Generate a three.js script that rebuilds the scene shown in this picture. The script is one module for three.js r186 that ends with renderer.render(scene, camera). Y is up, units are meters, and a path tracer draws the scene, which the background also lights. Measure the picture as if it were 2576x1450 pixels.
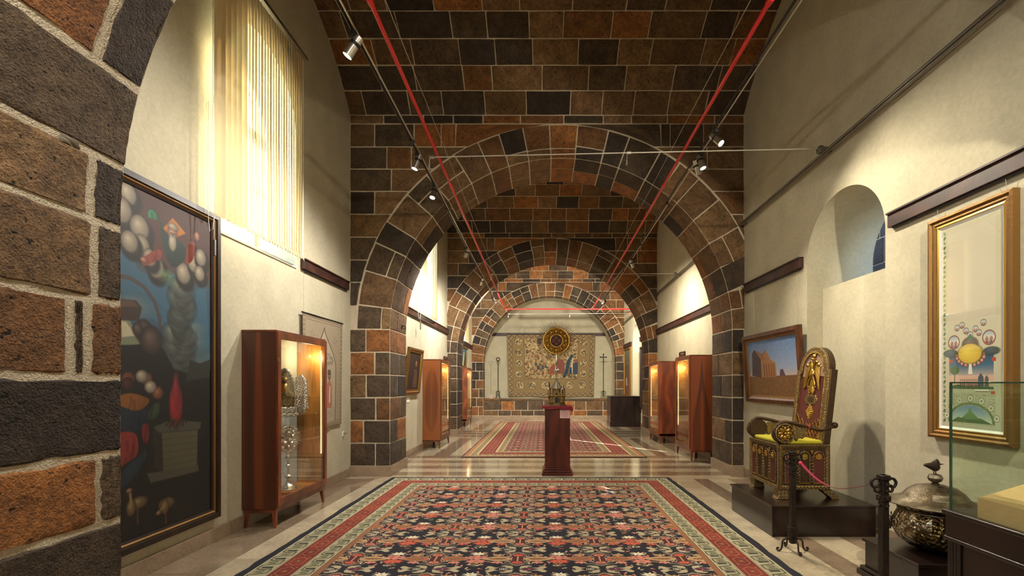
import * as THREE from 'three';
import { RoundedBoxGeometry } from 'three/addons/geometries/RoundedBoxGeometry.js';
import { mergeGeometries, toCreasedNormals } from 'three/addons/utils/BufferGeometryUtils.js';
import { Sky } from 'three/addons/objects/Sky.js';
import { RectAreaLightUniformsLib } from 'three/addons/lights/RectAreaLightUniformsLib.js';

// ------------------------------------------------------------------ camera, sky, sun, exposure
RectAreaLightUniformsLib.init();
const scene = new THREE.Scene();
const F = 1150, VX = 1365, VY = 965, EYE = 1.46;          // focal length and centre of the shifted lens on a 2576 x 1450 frame
const camera = new THREE.PerspectiveCamera(THREE.MathUtils.radToDeg(2 * Math.atan(VY / F)), (2 * VX) / (2 * VY), 0.05, 200);
camera.position.set(0, EYE, 0);
camera.lookAt(0, EYE, -10);
camera.setViewOffset(2 * VX, 2 * VY, 0, 0, 2576, 1450);
const renderer = new THREE.WebGLRenderer({ antialias: true });
renderer.toneMapping = THREE.LinearToneMapping;
renderer.toneMappingExposure = 1.12;
renderer.shadowMap.enabled = true;
const SUN = new THREE.Vector3(-0.6, 0.51, -0.62).normalize();
const sky = new Sky();
sky.scale.setScalar(150);
sky.material.uniforms.turbidity.value = 2.5;
sky.material.uniforms.rayleigh.value = 1.6;
sky.material.uniforms.mieCoefficient.value = 0.004;
sky.material.uniforms.mieDirectionalG.value = 0.8;
sky.material.uniforms.sunPosition.value.copy(SUN);
scene.add(sky);
scene.backgroundIntensity = 3.2;
const sun = new THREE.DirectionalLight(new THREE.Color(1, 0.95, 0.86), 42);
sun.position.copy(SUN).multiplyScalar(40).add(new THREE.Vector3(0, 0, -10));
sun.target.position.set(0, 0, -10);
sun.castShadow = true;
sun.shadow.mapSize.set(4096, 4096);
Object.assign(sun.shadow.camera, { left: -16, right: 16, top: 16, bottom: -16, near: 1, far: 90 });
scene.add(sun, sun.target);
const SPOT = 21;          // candela of a track spot
const SPOT_COLOR = { L: new THREE.Color(1, 0.95, 0.86), R: new THREE.Color(1, 0.9, 0.71) };

// ------------------------------------------------------------------ helpers
function rng(seed) { let a = seed >>> 0; return () => { a = (a + 0x6d2b79f5) | 0; let t = Math.imul(a ^ (a >>> 15), 1 | a); t = (t + Math.imul(t ^ (t >>> 7), 61 | t)) ^ t; return ((t ^ (t >>> 14)) >>> 0) / 4294967296; }; }
const V = (x, y, z) => new THREE.Vector3(x, y, z);
const used = new Map();
function numbered(name) { const n = used.get(name) ?? 0; used.set(name, n + 1); return n ? name + '_' + String(n).padStart(3, '0') : name; }
function tag(o, label, category, group, kind) { o.userData.label = label; o.userData.category = category; if (group) o.userData.group = group; if (kind) o.userData.kind = kind; return o; }
function thing(name, label, category, pos = [0, 0, 0], turn = 0, group) { const o = new THREE.Group(); o.name = numbered(name); o.position.set(...pos); o.rotation.y = turn; scene.add(o); return tag(o, label, category, group); }
function structure(name, label, category = 'wall') { const o = new THREE.Group(); o.name = numbered(name); scene.add(o); return tag(o, label, category, null, 'structure'); }
function metricUV(g) {
  const p = g.attributes.position, uv = new Float32Array(p.count * 2), a = V(), b = V(), c = V(), n = V();
  for (let i = 0; i < p.count; i += 3) {
    a.fromBufferAttribute(p, i); b.fromBufferAttribute(p, i + 1); c.fromBufferAttribute(p, i + 2);
    n.copy(b).sub(a).cross(c.clone().sub(a)); const ax = Math.abs(n.x), ay = Math.abs(n.y), az = Math.abs(n.z);
    [a, b, c].forEach((q, k) => { const [u, v] = ax >= ay && ax >= az ? [q.z, q.y] : ay >= az ? [q.x, q.z] : [q.x, q.y]; uv[(i + k) * 2] = u; uv[(i + k) * 2 + 1] = v; });
  }
  g.setAttribute('uv', new THREE.BufferAttribute(uv, 2));
}
function fin(g, keepUV = false, crease = 0) {       // non-indexed, with position, normal and uv in metres
  let q = g.index ? g.toNonIndexed() : g;
  for (const k of Object.keys(q.attributes)) if (!['position', 'normal', 'uv'].includes(k)) q.deleteAttribute(k);
  if (crease) { q.deleteAttribute('normal'); q = toCreasedNormals(q, crease); }
  if (!q.attributes.normal) q.computeVertexNormals();
  if (!keepUV || !q.attributes.uv) metricUV(q);
  return q;
}
const merge = (list) => (list.length === 1 ? list[0] : mergeGeometries(list));
function part(name, geo, material, parent, label) {
  const m = new THREE.Mesh(Array.isArray(geo) ? merge(geo) : geo, material); m.name = parent === scene ? numbered(name) : name;
  m.castShadow = m.receiveShadow = true; if (label) m.userData.label = label; parent.add(m); return m;
}
function bx(x0, x1, y0, y1, z0, z1, c = 0.004) {
  const w = x1 - x0, h = y1 - y0, d = z1 - z0, r = Math.min(c, w * 0.4, h * 0.4, d * 0.4);
  const g = c > 0 ? new RoundedBoxGeometry(w, h, d, 1, r) : new THREE.BoxGeometry(w, h, d);
  return fin(g.translate((x0 + x1) / 2, (y0 + y1) / 2, (z0 + z1) / 2));
}
const cb = (w, h, d, x, y, z, c) => bx(x - w / 2, x + w / 2, y - h / 2, y + h / 2, z - d / 2, z + d / 2, c);
function rod(p0, p1, r0, r1 = r0, seg = 10) {
  const d = p1.clone().sub(p0), g = new THREE.CylinderGeometry(r1, r0, d.length(), seg);
  g.applyQuaternion(new THREE.Quaternion().setFromUnitVectors(V(0, 1, 0), d.clone().normalize())).translate(...p0.clone().add(p1).multiplyScalar(0.5).toArray());
  return fin(g);
}
const tube = (pts, r, n = 24, seg = 7, closed = false) => fin(new THREE.TubeGeometry(new THREE.CatmullRomCurve3(pts.map((p) => (p.isVector3 ? p : V(...p))), closed), n, r, seg, closed));
const lathe = (pts, seg = 28) => fin(new THREE.LatheGeometry(pts.map(([r, y]) => new THREE.Vector2(Math.max(r, 0.0001), y)), seg), false, 0.7);
const ball = (r, x, y, z, sy = 1, seg = 12) => fin(new THREE.SphereGeometry(r, seg, Math.max(6, seg * 0.7 | 0)).scale(1, sy, 1).translate(x, y, z));
function extr(shape, depth, bevel = 0, curve = 12) { return fin(new THREE.ExtrudeGeometry(shape, { depth, bevelEnabled: bevel > 0, bevelSize: bevel, bevelThickness: bevel, bevelSegments: 1, curveSegments: curve, steps: 1 })); }
const poly = (pts) => { const s = new THREE.Shape(); pts.forEach(([x, y], i) => (i ? s.lineTo(x, y) : s.moveTo(x, y))); s.closePath(); return s; };
// a closed moulding round a rectangle: profile points are [inset, height]
function moulding(w, h, profile) {
  const pos = [], ring = ([i, z]) => [[-w / 2 + i, -h / 2 + i, z], [w / 2 - i, -h / 2 + i, z], [w / 2 - i, h / 2 - i, z], [-w / 2 + i, h / 2 - i, z]];
  for (let k = 0; k + 1 < profile.length; k++) { const A = ring(profile[k]), B = ring(profile[k + 1]); for (let j = 0; j < 4; j++) { const n = (j + 1) % 4; pos.push(...A[j], ...A[n], ...B[n], ...A[j], ...B[n], ...B[j]); } }
  const g = new THREE.BufferGeometry(); g.setAttribute('position', new THREE.Float32BufferAttribute(pos, 3)); g.computeVertexNormals(); metricUV(g); return g;
}
const fpx = (x, y, X0) => { const Z = (F * Math.abs(X0)) / Math.abs(x - VX); return [Z, EYE + ((VY - y) * Z) / F]; };   // where a sight line meets a side wall

// ------------------------------------------------------------------ textures
function noiseField(seed, n) {           // tiling value noise on an n x n lattice
  const r = rng(seed), t = new Float32Array(n * n); for (let i = 0; i < t.length; i++) t[i] = r();
  return (x, y) => { x = ((x % 1) + 1) % 1 * n; y = ((y % 1) + 1) % 1 * n; const i = x | 0, j = y | 0, u = x - i, v = y - j, a = u * u * (3 - 2 * u), b = v * v * (3 - 2 * v), i1 = (i + 1) % n, j1 = (j + 1) % n;
    return (t[j * n + i] * (1 - a) + t[j * n + i1] * a) * (1 - b) + (t[j1 * n + i] * (1 - a) + t[j1 * n + i1] * a) * b; };
}
function dataTex(n, m, fn, srgb = true) {
  const d = new Uint8Array(n * m * 4);
  for (let y = 0; y < m; y++) for (let x = 0; x < n; x++) { const c = fn(x / n, y / m), o = (y * n + x) * 4; for (let k = 0; k < 3; k++) d[o + k] = Math.max(0, Math.min(255, 255 * (c.length ? c[k] : c))); d[o + 3] = 255; }
  const t = new THREE.DataTexture(d, n, m); t.magFilter = THREE.LinearFilter; t.minFilter = THREE.LinearMipmapLinearFilter; t.generateMipmaps = true; t.wrapS = t.wrapT = THREE.RepeatWrapping; if (srgb) t.colorSpace = THREE.SRGBColorSpace; t.needsUpdate = true; return t;
}
function canvasTex(w, h, draw, repeat = false) {
  const c = document.createElement('canvas'); c.width = w; c.height = h; const x = c.getContext('2d'); draw(x, w, h);
  const t = new THREE.CanvasTexture(c); t.colorSpace = THREE.SRGBColorSpace; if (repeat) t.wrapS = t.wrapT = THREE.RepeatWrapping; return t;
}
function scaled(t, u, v = u) { const q = t.clone(); q.repeat.set(u, v); q.needsUpdate = true; return q; }
const n4 = noiseField(1, 4), n8 = noiseField(2, 8), n16 = noiseField(3, 16), n32 = noiseField(4, 32), n64 = noiseField(5, 64), n128 = noiseField(6, 128), n256 = noiseField(7, 256);
const tuffTex = dataTex(1024, 1024, (x, y) => {
  let v = 0.74 + 0.16 * (n8(x, y) - 0.5) + 0.2 * (n32(x, y) - 0.5) + 0.22 * (n128(x, y) - 0.5) + 0.16 * (n256(x, y) - 0.5);
  const pit = n64(x + 0.3, y) * 0.65 + n32(y, x) * 0.35; if (pit > 0.8) v -= (pit - 0.8) * 4;
  const fl = n256(y + 0.1, x) * 0.6 + n128(x + 0.7, y + 0.2) * 0.4; if (fl > 0.82) v += (fl - 0.82) * 3;
  return [v * 1.02, v, v * 0.97];
});
const tuffBump = dataTex(1024, 1024, (x, y) => { const pit = n64(x + 0.3, y) * 0.65 + n32(y, x) * 0.35; return 0.55 + 0.25 * (n64(y, x) - 0.5) + 0.3 * (n128(x, y) - 0.5) + 0.25 * (n256(x, y) - 0.5) + 0.35 * (n16(x, y) - 0.5) - (pit > 0.76 ? (pit - 0.76) * 3 : 0); }, false);
const grainTex = dataTex(512, 512, (x, y) => { const v = 0.93 + 0.05 * (n8(x, y) - 0.5) + 0.05 * (n64(x, y) - 0.5) + 0.05 * (n256(x, y) - 0.5); return v; });
const grainBump = dataTex(512, 512, (x, y) => 0.5 + 0.4 * (n128(x, y) - 0.5) + 0.4 * (n256(x, y) - 0.5) + 0.3 * (n16(x, y) - 0.5), false);
const marbleTex = dataTex(1024, 1024, (x, y) => {
  const w = 0.06 * (n8(x, y) - 0.5) + 0.02 * (n32(x, y) - 0.5), vein = Math.abs(n16(x + w * 3, y * 1 + w) - 0.5);
  let v = 0.88 + 0.1 * (n8(y, x) - 0.5) + 0.08 * (n64(x, y) - 0.5) + 0.06 * (n256(x, y) - 0.5); if (vein < 0.02) v -= (0.02 - vein) * 3; return [v, v * 0.985, v * 0.96];
});
const woodTex = dataTex(1024, 1024, (x, y) => {          // figured veneer, grain along v
  const w = n4(x, y) * 0.5 + n8(x, y) * 0.1, ring = 0.5 + 0.5 * Math.sin((x * 3 + w * 2.2) * 6.283), fine = n256(x, y * 0.06) * 0.6 + n128(x, y * 0.1) * 0.4;
  const v = 0.62 + 0.17 * (ring - 0.5) + 0.24 * (fine - 0.5) + 0.2 * (n4(y, x) - 0.5) + 0.1 * (n8(x, y) - 0.5); return [v * 1.05, v * 0.95, v * 0.85];
});
const reliefBump = dataTex(512, 512, (x, y) => {         // repousse ornament: scrolls and buds
  const k = 6, a = x * k * 6.283, b = y * k * 6.283; let v = 0.5 + 0.24 * Math.sin(a + 2.2 * Math.sin(b)) * Math.cos(b - 1.7 * Math.sin(a)) + 0.2 * Math.sin(2 * a + b) * Math.sin(2 * b - a) + 0.2 * (n32(x, y) - 0.5); return v;
}, false);
const weaveBump = dataTex(256, 256, (x, y) => 0.5 + 0.2 * Math.sin(x * 6.283 * 64) + 0.2 * Math.sin(y * 6.283 * 64) + 0.3 * (n64(x, y) - 0.5), false);

// ------------------------------------------------------------------ materials
const S = (o) => new THREE.MeshStandardMaterial(o), PH = (o) => new THREE.MeshPhysicalMaterial(o);
const rgb = (r, g, b) => new THREE.Color().setRGB(r / 255, g / 255, b / 255, THREE.SRGBColorSpace);
const stoneTones = { D: [[82, 67, 51], [74, 61, 48], [90, 74, 56]], K: [[57, 47, 39], [64, 53, 44]], B: [[118, 91, 61], [108, 83, 56], [126, 99, 68]], O: [[150, 100, 54], [138, 90, 48]], R: [[120, 84, 50], [110, 77, 46]] };
const stoneMat = {};
for (const k in stoneTones) stoneMat[k] = stoneTones[k].map((c) => S({ color: rgb(...c.map((v) => Math.min(255, v * 1.18))), map: tuffTex, bumpMap: tuffBump, bumpScale: 0.009, roughness: 0.92 }));
const M = {
  mortar: S({ color: rgb(206, 191, 164), map: scaled(grainTex, 2), bumpMap: scaled(tuffBump, 1.5), bumpScale: 0.012, roughness: 0.95 }),
  plaster: S({ color: rgb(196, 187, 160), map: scaled(grainTex, 0.6), bumpMap: scaled(grainBump, 2.5), bumpScale: 0.0012, roughness: 0.85 }),
  floorL: [[206, 192, 166], [198, 184, 158], [212, 198, 172]].map((c) => PH({ color: rgb(...c), map: scaled(marbleTex, 0.8), roughness: 0.12, clearcoat: 0.5, clearcoatRoughness: 0.08 })),
  floorD: [[150, 130, 110], [142, 123, 105], [156, 138, 117]].map((c) => PH({ color: rgb(...c), map: scaled(marbleTex, 0.9), roughness: 0.12, clearcoat: 0.5, clearcoatRoughness: 0.08 })),
  grout: S({ color: rgb(120, 106, 88), roughness: 0.8 }),
  base: PH({ color: rgb(164, 143, 122), map: scaled(marbleTex, 0.9), roughness: 0.25, clearcoat: 0.2 }),
  walnut: PH({ color: rgb(150, 84, 46), map: woodTex, roughness: 0.38, clearcoat: 0.35, clearcoatRoughness: 0.25 }),
  walnutRed: PH({ color: rgb(158, 78, 40), map: scaled(woodTex, 1.3, 0.8), roughness: 0.36, clearcoat: 0.35, clearcoatRoughness: 0.25 }),
  honey: S({ color: rgb(236, 178, 92), map: scaled(woodTex, 0.7, 0.5), roughness: 0.5 }),
  redwood: PH({ color: rgb(112, 38, 22), map: scaled(woodTex, 1.6, 0.7), roughness: 0.3, clearcoat: 0.5, clearcoatRoughness: 0.2 }),
  velvet: PH({ color: rgb(110, 16, 30), roughness: 0.9, sheen: 1, sheenColor: rgb(200, 60, 80), sheenRoughness: 0.5, bumpMap: scaled(weaveBump, 6), bumpScale: 0.001 }),
  ebony: PH({ color: rgb(44, 26, 24), map: scaled(woodTex, 1.2, 0.8), roughness: 0.32, clearcoat: 0.4, clearcoatRoughness: 0.2 }),
  rail: PH({ color: rgb(88, 52, 46), map: scaled(woodTex, 0.8, 2), roughness: 0.5 }),
  black: S({ color: rgb(30, 29, 29), roughness: 0.45, metalness: 0.3 }),
  trackGrey: S({ color: rgb(120, 116, 108), roughness: 0.4, metalness: 0.7 }),
  steel: S({ color: rgb(190, 188, 182), roughness: 0.28, metalness: 1 }),
  redPaint: PH({ color: rgb(200, 16, 24), roughness: 0.35, clearcoat: 0.4 }),
  iron: S({ color: rgb(62, 50, 42), roughness: 0.5, metalness: 0.6, map: scaled(tuffTex, 3), bumpMap: scaled(tuffBump, 4), bumpScale: 0.002 }),
  silver: S({ color: rgb(205, 200, 188), roughness: 0.28, metalness: 1, bumpMap: scaled(reliefBump, 3), bumpScale: 0.008 }),
  silverPlain: S({ color: rgb(205, 200, 190), roughness: 0.25, metalness: 1 }),
  gold: S({ color: rgb(186, 148, 72), roughness: 0.3, metalness: 1 }),
  goldRelief: S({ color: rgb(140, 120, 78), roughness: 0.38, metalness: 1, bumpMap: scaled(reliefBump, 4), bumpScale: 0.012 }),
  bronze: S({ color: rgb(130, 108, 72), roughness: 0.4, metalness: 0.9, bumpMap: scaled(reliefBump, 5), bumpScale: 0.007 }),
  bronzeDark: S({ color: rgb(76, 58, 40), roughness: 0.42, metalness: 0.8, bumpMap: scaled(reliefBump, 6), bumpScale: 0.006 }),
  goldDisc: S({ color: rgb(150, 112, 52), roughness: 0.36, metalness: 1, bumpMap: scaled(reliefBump, 4), bumpScale: 0.012 }),
  giltFrame: S({ color: rgb(130, 94, 46), roughness: 0.42, metalness: 0.6, bumpMap: scaled(grainBump, 3), bumpScale: 0.002 }),
  brownFrame: S({ color: rgb(126, 76, 36), roughness: 0.45, metalness: 0.2, map: scaled(woodTex, 2) }),
  darkFrame: S({ color: rgb(58, 38, 26), roughness: 0.45, map: scaled(woodTex, 2) }),
  slat: PH({ color: rgb(250, 230, 184), roughness: 1, transmission: 0.1, thickness: 0, bumpMap: scaled(weaveBump, 8), bumpScale: 0.0005, side: THREE.DoubleSide }),
  white: S({ color: rgb(235, 232, 224), roughness: 0.6 }),
  glass: PH({ color: new THREE.Color(0.97, 0.98, 0.97), roughness: 0.02, transmission: 1, thickness: 0, ior: 1.45 }),
  greenGlass: PH({ color: new THREE.Color(0.93, 0.98, 0.94), roughness: 0.02, transmission: 1, thickness: 0, ior: 1.45 }),
  pictureGlass: PH({ color: new THREE.Color(0.97, 0.98, 0.97), roughness: 0.02, transmission: 1, thickness: 0, ior: 1.8 }),
  glassEdge: PH({ color: rgb(40, 70, 56), roughness: 0.1 }),
  leather: PH({ color: rgb(78, 30, 22), roughness: 0.6, sheen: 0.4, sheenColor: rgb(140, 70, 50) }),
  mauve: PH({ color: rgb(150, 122, 110), roughness: 0.45, metalness: 0.2 }),
  cushion: PH({ color: rgb(176, 164, 28), roughness: 0.85, sheen: 0.6, sheenColor: rgb(230, 220, 120), bumpMap: scaled(weaveBump, 10), bumpScale: 0.001 }),
  tanCloth: PH({ color: rgb(206, 168, 116), roughness: 0.95, sheen: 0.4, bumpMap: scaled(weaveBump, 6), bumpScale: 0.001 }),
  pink: S({ color: rgb(206, 44, 88), roughness: 0.8 }),
  cord: S({ color: rgb(120, 60, 62), roughness: 0.8 }),
  wire: S({ color: rgb(170, 165, 150), roughness: 0.4, metalness: 0.6 }),
  tarnish: S({ color: rgb(196, 186, 164), roughness: 0.3, metalness: 1, bumpMap: scaled(reliefBump, 2), bumpScale: 0.012,
    map: dataTex(256, 256, (x, y) => { const k = Math.max(0, Math.min(1, (n8(x, y) * 0.6 + n32(x, y) * 0.4 - 0.32) * 3)); return [0.42 + 0.5 * k, 0.36 + 0.54 * k, 0.26 + 0.62 * k]; }) }),
  tarnishPlain: S({ color: rgb(150, 142, 126), roughness: 0.32, metalness: 1, bumpMap: scaled(grainBump, 3), bumpScale: 0.003,
    map: dataTex(256, 256, (x, y) => { const k = Math.max(0, Math.min(1, (n8(y, x) * 0.6 + n32(y, x) * 0.4 - 0.3) * 2.5)); return [0.5 + 0.4 * k, 0.46 + 0.42 * k, 0.4 + 0.46 * k]; }) }),
  darkBird: S({ color: rgb(58, 48, 42), roughness: 0.45, metalness: 0.7 }),
  lampGlow: S({ color: 0x000000, emissive: new THREE.Color(1, 0.97, 0.9), emissiveIntensity: 14, roughness: 0.5 }),
  stripGlow: S({ color: 0x000000, emissive: new THREE.Color(1, 0.78, 0.3), emissiveIntensity: 3, roughness: 0.5 }),
  card: S({ color: rgb(205, 170, 170), roughness: 0.8 }),
};
// ------------------------------------------------------------------ masonry
function stone(parent, tone, r, surf, cell, ls, lt, o = {}) {
  const { g = 0.008, h = 0.008, b = 0.009, d = 0.02, ns = 2, nt = 2, wob = 0.006, tb = [] } = o;
  const list = (len, n, extra) => { const e = g / len, k = Math.min(0.3, e + b / len), L = [e]; for (let i = 0; i <= n; i++) L.push(k + ((1 - 2 * k) * i) / n); L.push(1 - e); for (const x of extra) if (x > k && x < 1 - k) L.push(x); return L.sort((p, q) => p - q); };
  const A = list(ls, ns, []), B = list(lt, nt, tb), na = A.length, nb = B.length, pos = [], uv = [], idx = [], ou = r() * 7, ov = r() * 7, h0 = h + (r() - 0.5) * 0.006;
  const put = (i, j, hh) => {
    let s = A[i], t = B[j]; const edge = i === 0 || j === 0 || i === na - 1 || j === nb - 1;
    s += ws[j * na + i] / ls; t += wt[j * na + i] / lt;
    const [p, q] = cell(s, t), v = surf(p, q, hh); pos.push(v.x, v.y, v.z); uv.push(s * ls + ou, t * lt + ov); return edge;
  };
  const ws = new Float32Array(na * nb), wt = new Float32Array(na * nb);
  for (let j = 0; j < nb; j++) for (let i = 0; i < na; i++) {
    const ex = i === 0 ? 1 : i === na - 1 ? -1 : 0, ey = j === 0 ? 1 : j === nb - 1 ? -1 : 0, c = ex && ey ? 0.006 : 0;
    if (ex) ws[j * na + i] = ex * ((r() - 0.35) * wob + c); if (ey) wt[j * na + i] = ey * ((r() - 0.35) * wob + c);
  }
  for (let j = 0; j < nb; j++) for (let i = 0; i < na; i++) { const e = i === 0 || j === 0 || i === na - 1 || j === nb - 1; put(i, j, e ? h0 - b * 0.75 : h0 + (r() - 0.5) * (o.rough ?? 0.003)); }
  for (let j = 0; j + 1 < nb; j++) for (let i = 0; i + 1 < na; i++) { const q = j * na + i; idx.push(q, q + 1, q + na + 1, q, q + na + 1, q + na); }
  const per = []; for (let i = 0; i < na; i++) per.push([i, 0]); for (let j = 1; j < nb; j++) per.push([na - 1, j]); for (let i = na - 2; i >= 0; i--) per.push([i, nb - 1]); for (let j = nb - 2; j > 0; j--) per.push([0, j]);
  const base = na * nb; per.forEach(([i, j]) => put(i, j, -d));
  for (let k = 0; k < per.length; k++) { const n = (k + 1) % per.length, p = per[k][1] * na + per[k][0], q = per[n][1] * na + per[n][0]; idx.push(p, base + k, base + n, p, base + n, q); }
  let geo = new THREE.BufferGeometry(); geo.setAttribute('position', new THREE.Float32BufferAttribute(pos, 3)); geo.setAttribute('uv', new THREE.Float32BufferAttribute(uv, 2));
  // face outwards
  const mi = (nb >> 1) * na + (na >> 1), P = (k) => V(pos[k * 3], pos[k * 3 + 1], pos[k * 3 + 2]), n = P(mi).sub(P(mi - 1)).cross(P(mi).sub(P(mi - na))), [cp, cq] = cell(A[na >> 1], B[nb >> 1]), out = surf(cp, cq, 0.1).sub(surf(cp, cq, 0));
  if (n.dot(out) < 0) for (let k = 0; k < idx.length; k += 3) [idx[k], idx[k + 1]] = [idx[k + 1], idx[k]];
  geo.setIndex(idx); geo = toCreasedNormals(geo.toNonIndexed(), 0.55);
  const tones = stoneMat[tone]; return part('stone', geo, tones[(r() * tones.length) | 0], parent);
}
const rectCell = (a0, a1, b0, b1) => (s, t) => [a0 + (a1 - a0) * s, b0 + (b1 - b0) * t];
function pick(r, w) { let x = r(), k; for (k in w) { x -= w[k]; if (x <= 0) return k; } return k; }
const XL = -2.4, XR = 2.98, XC = 0.29, RA = 2.69, SP = 2.31, TH = 0.83, TOP = 5.68, RING = 0.53;
const ARC = Math.PI * RA;
function profile(a) {
  if (a < SP) return [XL, a, 1, 0];
  if (a > SP + ARC) return [XR, SP - (a - SP - ARC), -1, 0];
  const p = Math.PI - (a - SP) / RA; return [XC + RA * Math.cos(p), SP + RA * Math.sin(p), -Math.cos(p), -Math.sin(p)];
}
function archBody(x0, x1, top, z0, depth, mat, parent, bottom = 0, name = 'mortar_core', k = 0) {
  const s = new THREE.Shape(); s.moveTo(x0, bottom); s.lineTo(XL - k, bottom); s.lineTo(XL - k, SP); s.absarc(XC, SP, RA + k, Math.PI, 0, true); s.lineTo(XR + k, bottom); s.lineTo(x1, bottom); s.lineTo(x1, top); s.lineTo(x0, top); s.closePath();
  const g = fin(new THREE.ExtrudeGeometry(s, { depth, bevelEnabled: false, curveSegments: 64 }), false, 0.4); g.translate(0, 0, -z0 - depth); metricUV(g);
  return part(name, g, mat, parent);
}
const PLINTH = 0.16;
function archSurf(Zf, wl, wr, sign = 1) {
  return (a, w, h) => {
    const [x, y, nx, ny] = profile(a);
    if (w >= 0) return V(Math.max(wl, Math.min(wr, x - nx * w)), y - ny * w, -Zf + sign * h);
    return V(x + nx * h, y + ny * h, -Zf + sign * w);
  };
}
function buildArch(Zf, wl, wr, seed, W, opts = {}) {
  const r = rng(seed), g = structure('arch_wall', opts.label), surf = archSurf(Zf, wl, wr), th = opts.th ?? TH;
  archBody(-3.75, 4.0, 7.4, Zf, th, M.mortar, g);
  const tone = () => pick(r, W), cut = (t0, t1) => [(-0.014 - t0) / (t1 - t0), (0.014 - t0) / (t1 - t0)];
  const put = (tn, a0, a1, w0, w1, o = {}) => stone(g, tn, r, surf, rectCell(a0, a1, w0, w1), a1 - a0, w1 - w0, { tb: w0 < 0 && w1 > 0 ? cut(w0, w1) : [], ...o });
  // piers
  const pier = (left) => {
    const wide = left ? XL - wl : wr - XR, N = 6, list = left ? opts.left : opts.right;
    for (let k = 0; k < N; k++) {
      const y0 = PLINTH + ((SP - PLINTH) * k) / N, y1 = PLINTH + ((SP - PLINTH) * (k + 1)) / N, [a0, a1] = left ? [y0, y1] : [2 * SP + ARC - y1, 2 * SP + ARC - y0];
      const spec = list?.[k] ?? tone() + tone() + tone(), d1 = (k % 2 ? 0.42 : 0.66) * th + (r() - 0.5) * 0.14, r1 = wide > 0.4 ? (k % 2 ? 0.6 : 0.36) * wide + (r() - 0.5) * 0.08 : wide;
      put(spec[1], a0, a1, -d1, r1 - 0.0, {}); put(spec[2], a0, a1, -th, -d1);
      if (wide > 0.4) put(spec[0], a0, a1, r1, wide);
    }
  };
  pier(true); pier(false);
  // voussoirs
  let a = SP, k = 0; const n0 = opts.voussoirs ?? 23, lens = []; let tot = 0; for (let i = 0; i < n0; i++) { const l = 0.75 + r() * 0.5; lens.push(l); tot += l; }
  for (const l of lens) {
    const a1 = a + (l / tot) * ARC, d1 = th * (0.35 + 0.4 * r()), ring = RING + (r() - 0.5) * 0.024, tn = tone();
    if (r() < 0.55) { const r1 = 0.14 + r() * 0.2; put(tn, a, a1, -d1, r1, { ns: 2 }); put(r() < 0.4 ? tn : tone(), a, a1, r1, ring, {}); } else put(tn, a, a1, -d1, ring, { ns: 2 });
    put(r() < 0.5 ? tn : tone(), a, a1, -th, -d1, {}); a = a1; k++;
  }
  // courses beside and above the ring
  const RO = RA + RING + 0.008, fs = (X, Y, h) => V(X, Y, -Zf + h), circ = (y, s) => { const q = RO * RO - (y - SP) ** 2; return XC + s * Math.sqrt(Math.max(0, q)); };
  const rows = [SP, 2.68, 3.05, 3.4, 3.76, 4.12, 4.48, 4.83, 5.18, SP + RO + 0.005, TOP];
  for (let q = 0; q + 1 < rows.length; q++) {
    const y0 = rows[q], y1 = rows[q + 1];
    if (y0 > SP + RO) { let x = wl; while (x < wr - 0.05) { let l = 0.42 + r() * 0.35; if (wr - x - l < 0.25) l = wr - x; stone(g, tone(), r, fs, rectCell(x, x + l, y0, y1), l, y1 - y0); x += l; } continue; }
    for (const s of [-1, 1]) {
      const end = (y) => (s < 0 ? circ(y, -1) : circ(y, 1)), W0 = s < 0 ? end(y0) - wl : wr - end(y0), W1 = s < 0 ? end(Math.min(y1, SP + RO)) - wl : wr - end(Math.min(y1, SP + RO));
      if (W1 < 0.12) continue;
      const joints = [0]; let x = 0; const lim = Math.max(W0 - 0.16, 0);
      while (true) { const l = 0.36 + r() * 0.3; if (x + l > lim) break; x += l; joints.push(x); }
      for (let i = 0; i < joints.length; i++) {
        const last = i === joints.length - 1, xa = joints[i], xb = joints[i + 1];
        const cell = (u, v) => { const y = y0 + (y1 - y0) * v, E = Math.max(xa, s < 0 ? end(y) - wl : wr - end(y)), e = last ? E : xb, X = xa + (e - xa) * u; return [s < 0 ? wl + X : wr - X, y]; };
        const ls = last ? Math.max(0.15, (W0 + W1) / 2 - xa) : xb - xa;
        if (last && W1 - xa < 0.1) continue;
        if (last && ls > 0.75) {       // a long last block is cut into two
          const f = 0.5, c1 = (u, v) => { const y = y0 + (y1 - y0) * v, E = s < 0 ? end(y) - wl : wr - end(y); const X = xa + Math.min((lim - xa) * f + 0.1, Math.max(0, E - xa)) * u; return [s < 0 ? wl + X : wr - X, y]; };
          const c2 = (u, v) => { const y = y0 + (y1 - y0) * v, E = s < 0 ? end(y) - wl : wr - end(y), x0 = xa + Math.min((lim - xa) * f + 0.1, Math.max(0, E - xa)), X = x0 + Math.max(0, E - x0) * u; return [s < 0 ? wl + X : wr - X, y]; };
          stone(g, tone(), r, fs, c1, ls / 2, y1 - y0, { nt: 3 }); stone(g, tone(), r, fs, c2, ls / 2, y1 - y0, { nt: 4 });
        } else stone(g, tone(), r, fs, cell, ls, y1 - y0, { nt: last ? 4 : 2, ns: 2 });
      }
    }
  }
  // plinth of polished stone round both piers
  const pl = [];
  for (const [x0, x1] of [[wl - 0.02, XL + 0.025], [XR - 0.025, wr + 0.02]]) part('plinth', bx(x0, x1, 0, PLINTH, -Zf - th - 0.025, -Zf + 0.025, 0.004), M.base, g);
  return g;
}
const VR = 2.97, VY0 = 3.8;
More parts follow.
